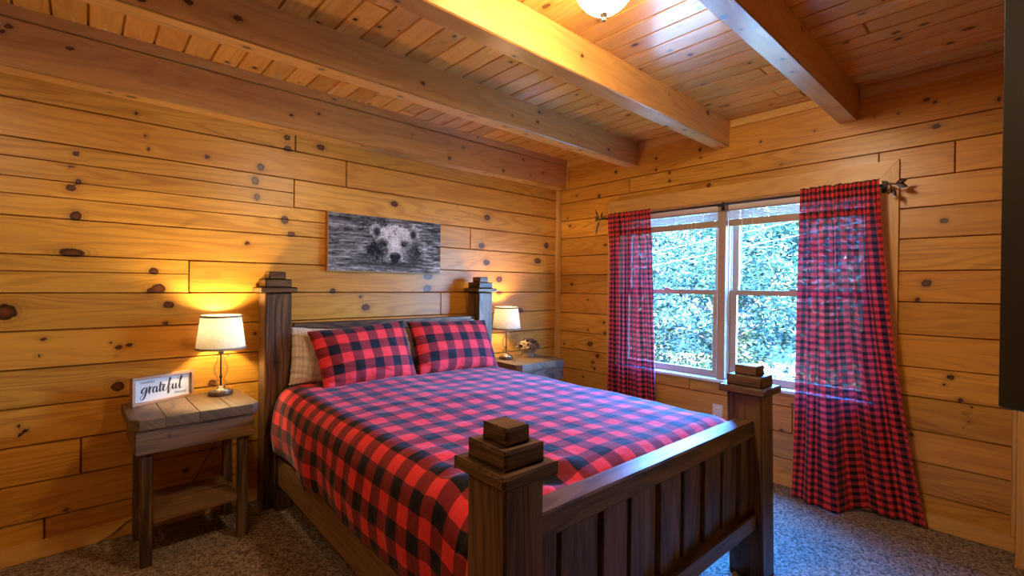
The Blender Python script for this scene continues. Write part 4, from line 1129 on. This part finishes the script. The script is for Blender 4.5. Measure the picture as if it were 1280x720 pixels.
rows = [
    (9.2, 2.0, 1.25, 1.9, .6, 9000, .10, 'leaf_a', 'light green tree close outside the right window half, low in view'),
    (9.6, 4.2, 1.3, 1.9, .7, 9000, .10, 'leaf_a', 'light green tree close outside the window, seen beside the middle mullion'),
    (9.4, 6.3, 1.3, 1.9, .5, 9000, .10, 'leaf_a', 'light green tree close outside the left window half, low in view'),
    (12.8, 2.6, 1.9, 2.3, 2.0, 11000, .13, 'leaf_b', 'darker tree further out behind the right curtain'),
    (13.2, 5.2, 1.9, 2.3, 2.1, 11000, .13, 'leaf_b', 'darker tree further out in the right window half, high in view'),
    (13.0, 7.9, 1.9, 2.3, 2.0, 11000, .13, 'leaf_b', 'darker tree further out in the left window half, high in view'),
    (13.4, 10.6, 2.0, 2.3, 2.0, 9000, .13, 'leaf_b', 'darker tree further out seen beside the left curtain'),
    (17.5, 3.6, 2.6, 3.0, 2.2, 11000, .18, 'leaf_a', 'pale tree in the back row behind the right curtain'),
    (17.8, 7.4, 2.6, 3.0, 2.2, 11000, .18, 'leaf_a', 'pale tree in the back row seen through the right window half'),
    (17.6, 11.2, 2.6, 3.0, 2.2, 11000, .18, 'leaf_a', 'pale tree in the back row seen through the left window half'),
]
for k, q in enumerate(rows):
    tree(*q[:7], M[q[7]], q[8], 40 + k)
for k, (z0, z1, lb) in enumerate(((1.49, 2.61, 'upper pale overhead cable crossing in front of the trees'), (1.21, 2.42, 'lower pale overhead cable crossing in front of the trees'))):
    mb = MB()
    pts = [(7.6, 7.8 - 7.6 * q / 14, lerp(z0, z1, q / 14) - .03 * math.sin(PI * q / 14)) for q in range(15)]
    mb.tube(pts, .0055, 8)
    tag(mb.build('overhead_cable', M['cable'], None, True), lb, 'cable', 'overhead cables outside')

# ------------------------------------------------------------------ light
wd = bpy.data.worlds.new('World'); scene.world = wd; wd.use_nodes = True
nt = wd.node_tree; nt.nodes.clear(); g = NT(nt)
out = g.n('ShaderNodeOutputWorld'); bg = g.n('ShaderNodeBackground')
gn = g.n('ShaderNodeTexCoord').outputs['Generated']
sp = g.n('ShaderNodeSeparateXYZ'); g.l(gn, sp.inputs[0])
c = g.mix(g.ramp(sp.outputs[2], .02, .62), (.30, .46, .62), (.10, .75, 3.2))
g.l(c, bg.inputs[0]); bg.inputs[1].default_value = 82.0
g.l(bg.outputs[0], out.inputs[0])
S = bpy.data.lights.new('sun', 'SUN'); S.energy = 210.0; S.angle = .01; S.color = (1, .88, .66)
so = bpy.data.objects.new('sun', S); COL.objects.link(so)
so.rotation_euler = Vector((.62, .35, -.70)).to_track_quat('-Z', 'Y').to_euler()
P_ = bpy.data.lights.new('window_portal', 'AREA'); P_.shape = 'RECTANGLE'; P_.size = OZ1 - OZ0; P_.size_y = OY1 - OY0
P_.cycles.is_portal = True
po = bpy.data.objects.new('window_portal', P_); COL.objects.link(po); po.location = (XE + .16, (OY0 + OY1) / 2, (OZ0 + OZ1) / 2)
po.rotation_euler = (0, PI / 2, 0)

# ------------------------------------------------------------------ camera
f, yaw, pitch, roll = 588.412286, 8.34076923e-01, -4.88485156e-03, 1.07292723e-02
F_ = Vector((math.cos(yaw) * math.cos(pitch), math.sin(yaw) * math.cos(pitch), math.sin(pitch)))
R0 = Vector((math.sin(yaw), -math.cos(yaw), 0)); U0 = R0.cross(F_)
R_ = R0 * math.cos(roll) + U0 * math.sin(roll); U_ = U0 * math.cos(roll) - R0 * math.sin(roll)
cam = bpy.data.cameras.new('Camera'); cam.sensor_fit = 'HORIZONTAL'; cam.sensor_width = 36; cam.lens = f / 1280 * 36; cam.clip_start = .02
co = bpy.data.objects.new('Camera', cam); COL.objects.link(co)
mw = Matrix((R_, U_, -F_)).transposed().to_4x4(); mw.translation = (0, 0, 1.30)
co.matrix_world = mw
scene.camera = co

vs = scene.view_settings
vs.view_transform = 'Standard'; vs.look = 'None'; vs.exposure = 0.0; vs.gamma = 1.0; vs.use_curve_mapping = False
scene.cycles.max_bounces = 10; scene.cycles.transparent_max_bounces = 16
scene.cycles.sample_clamp_indirect = 6.0
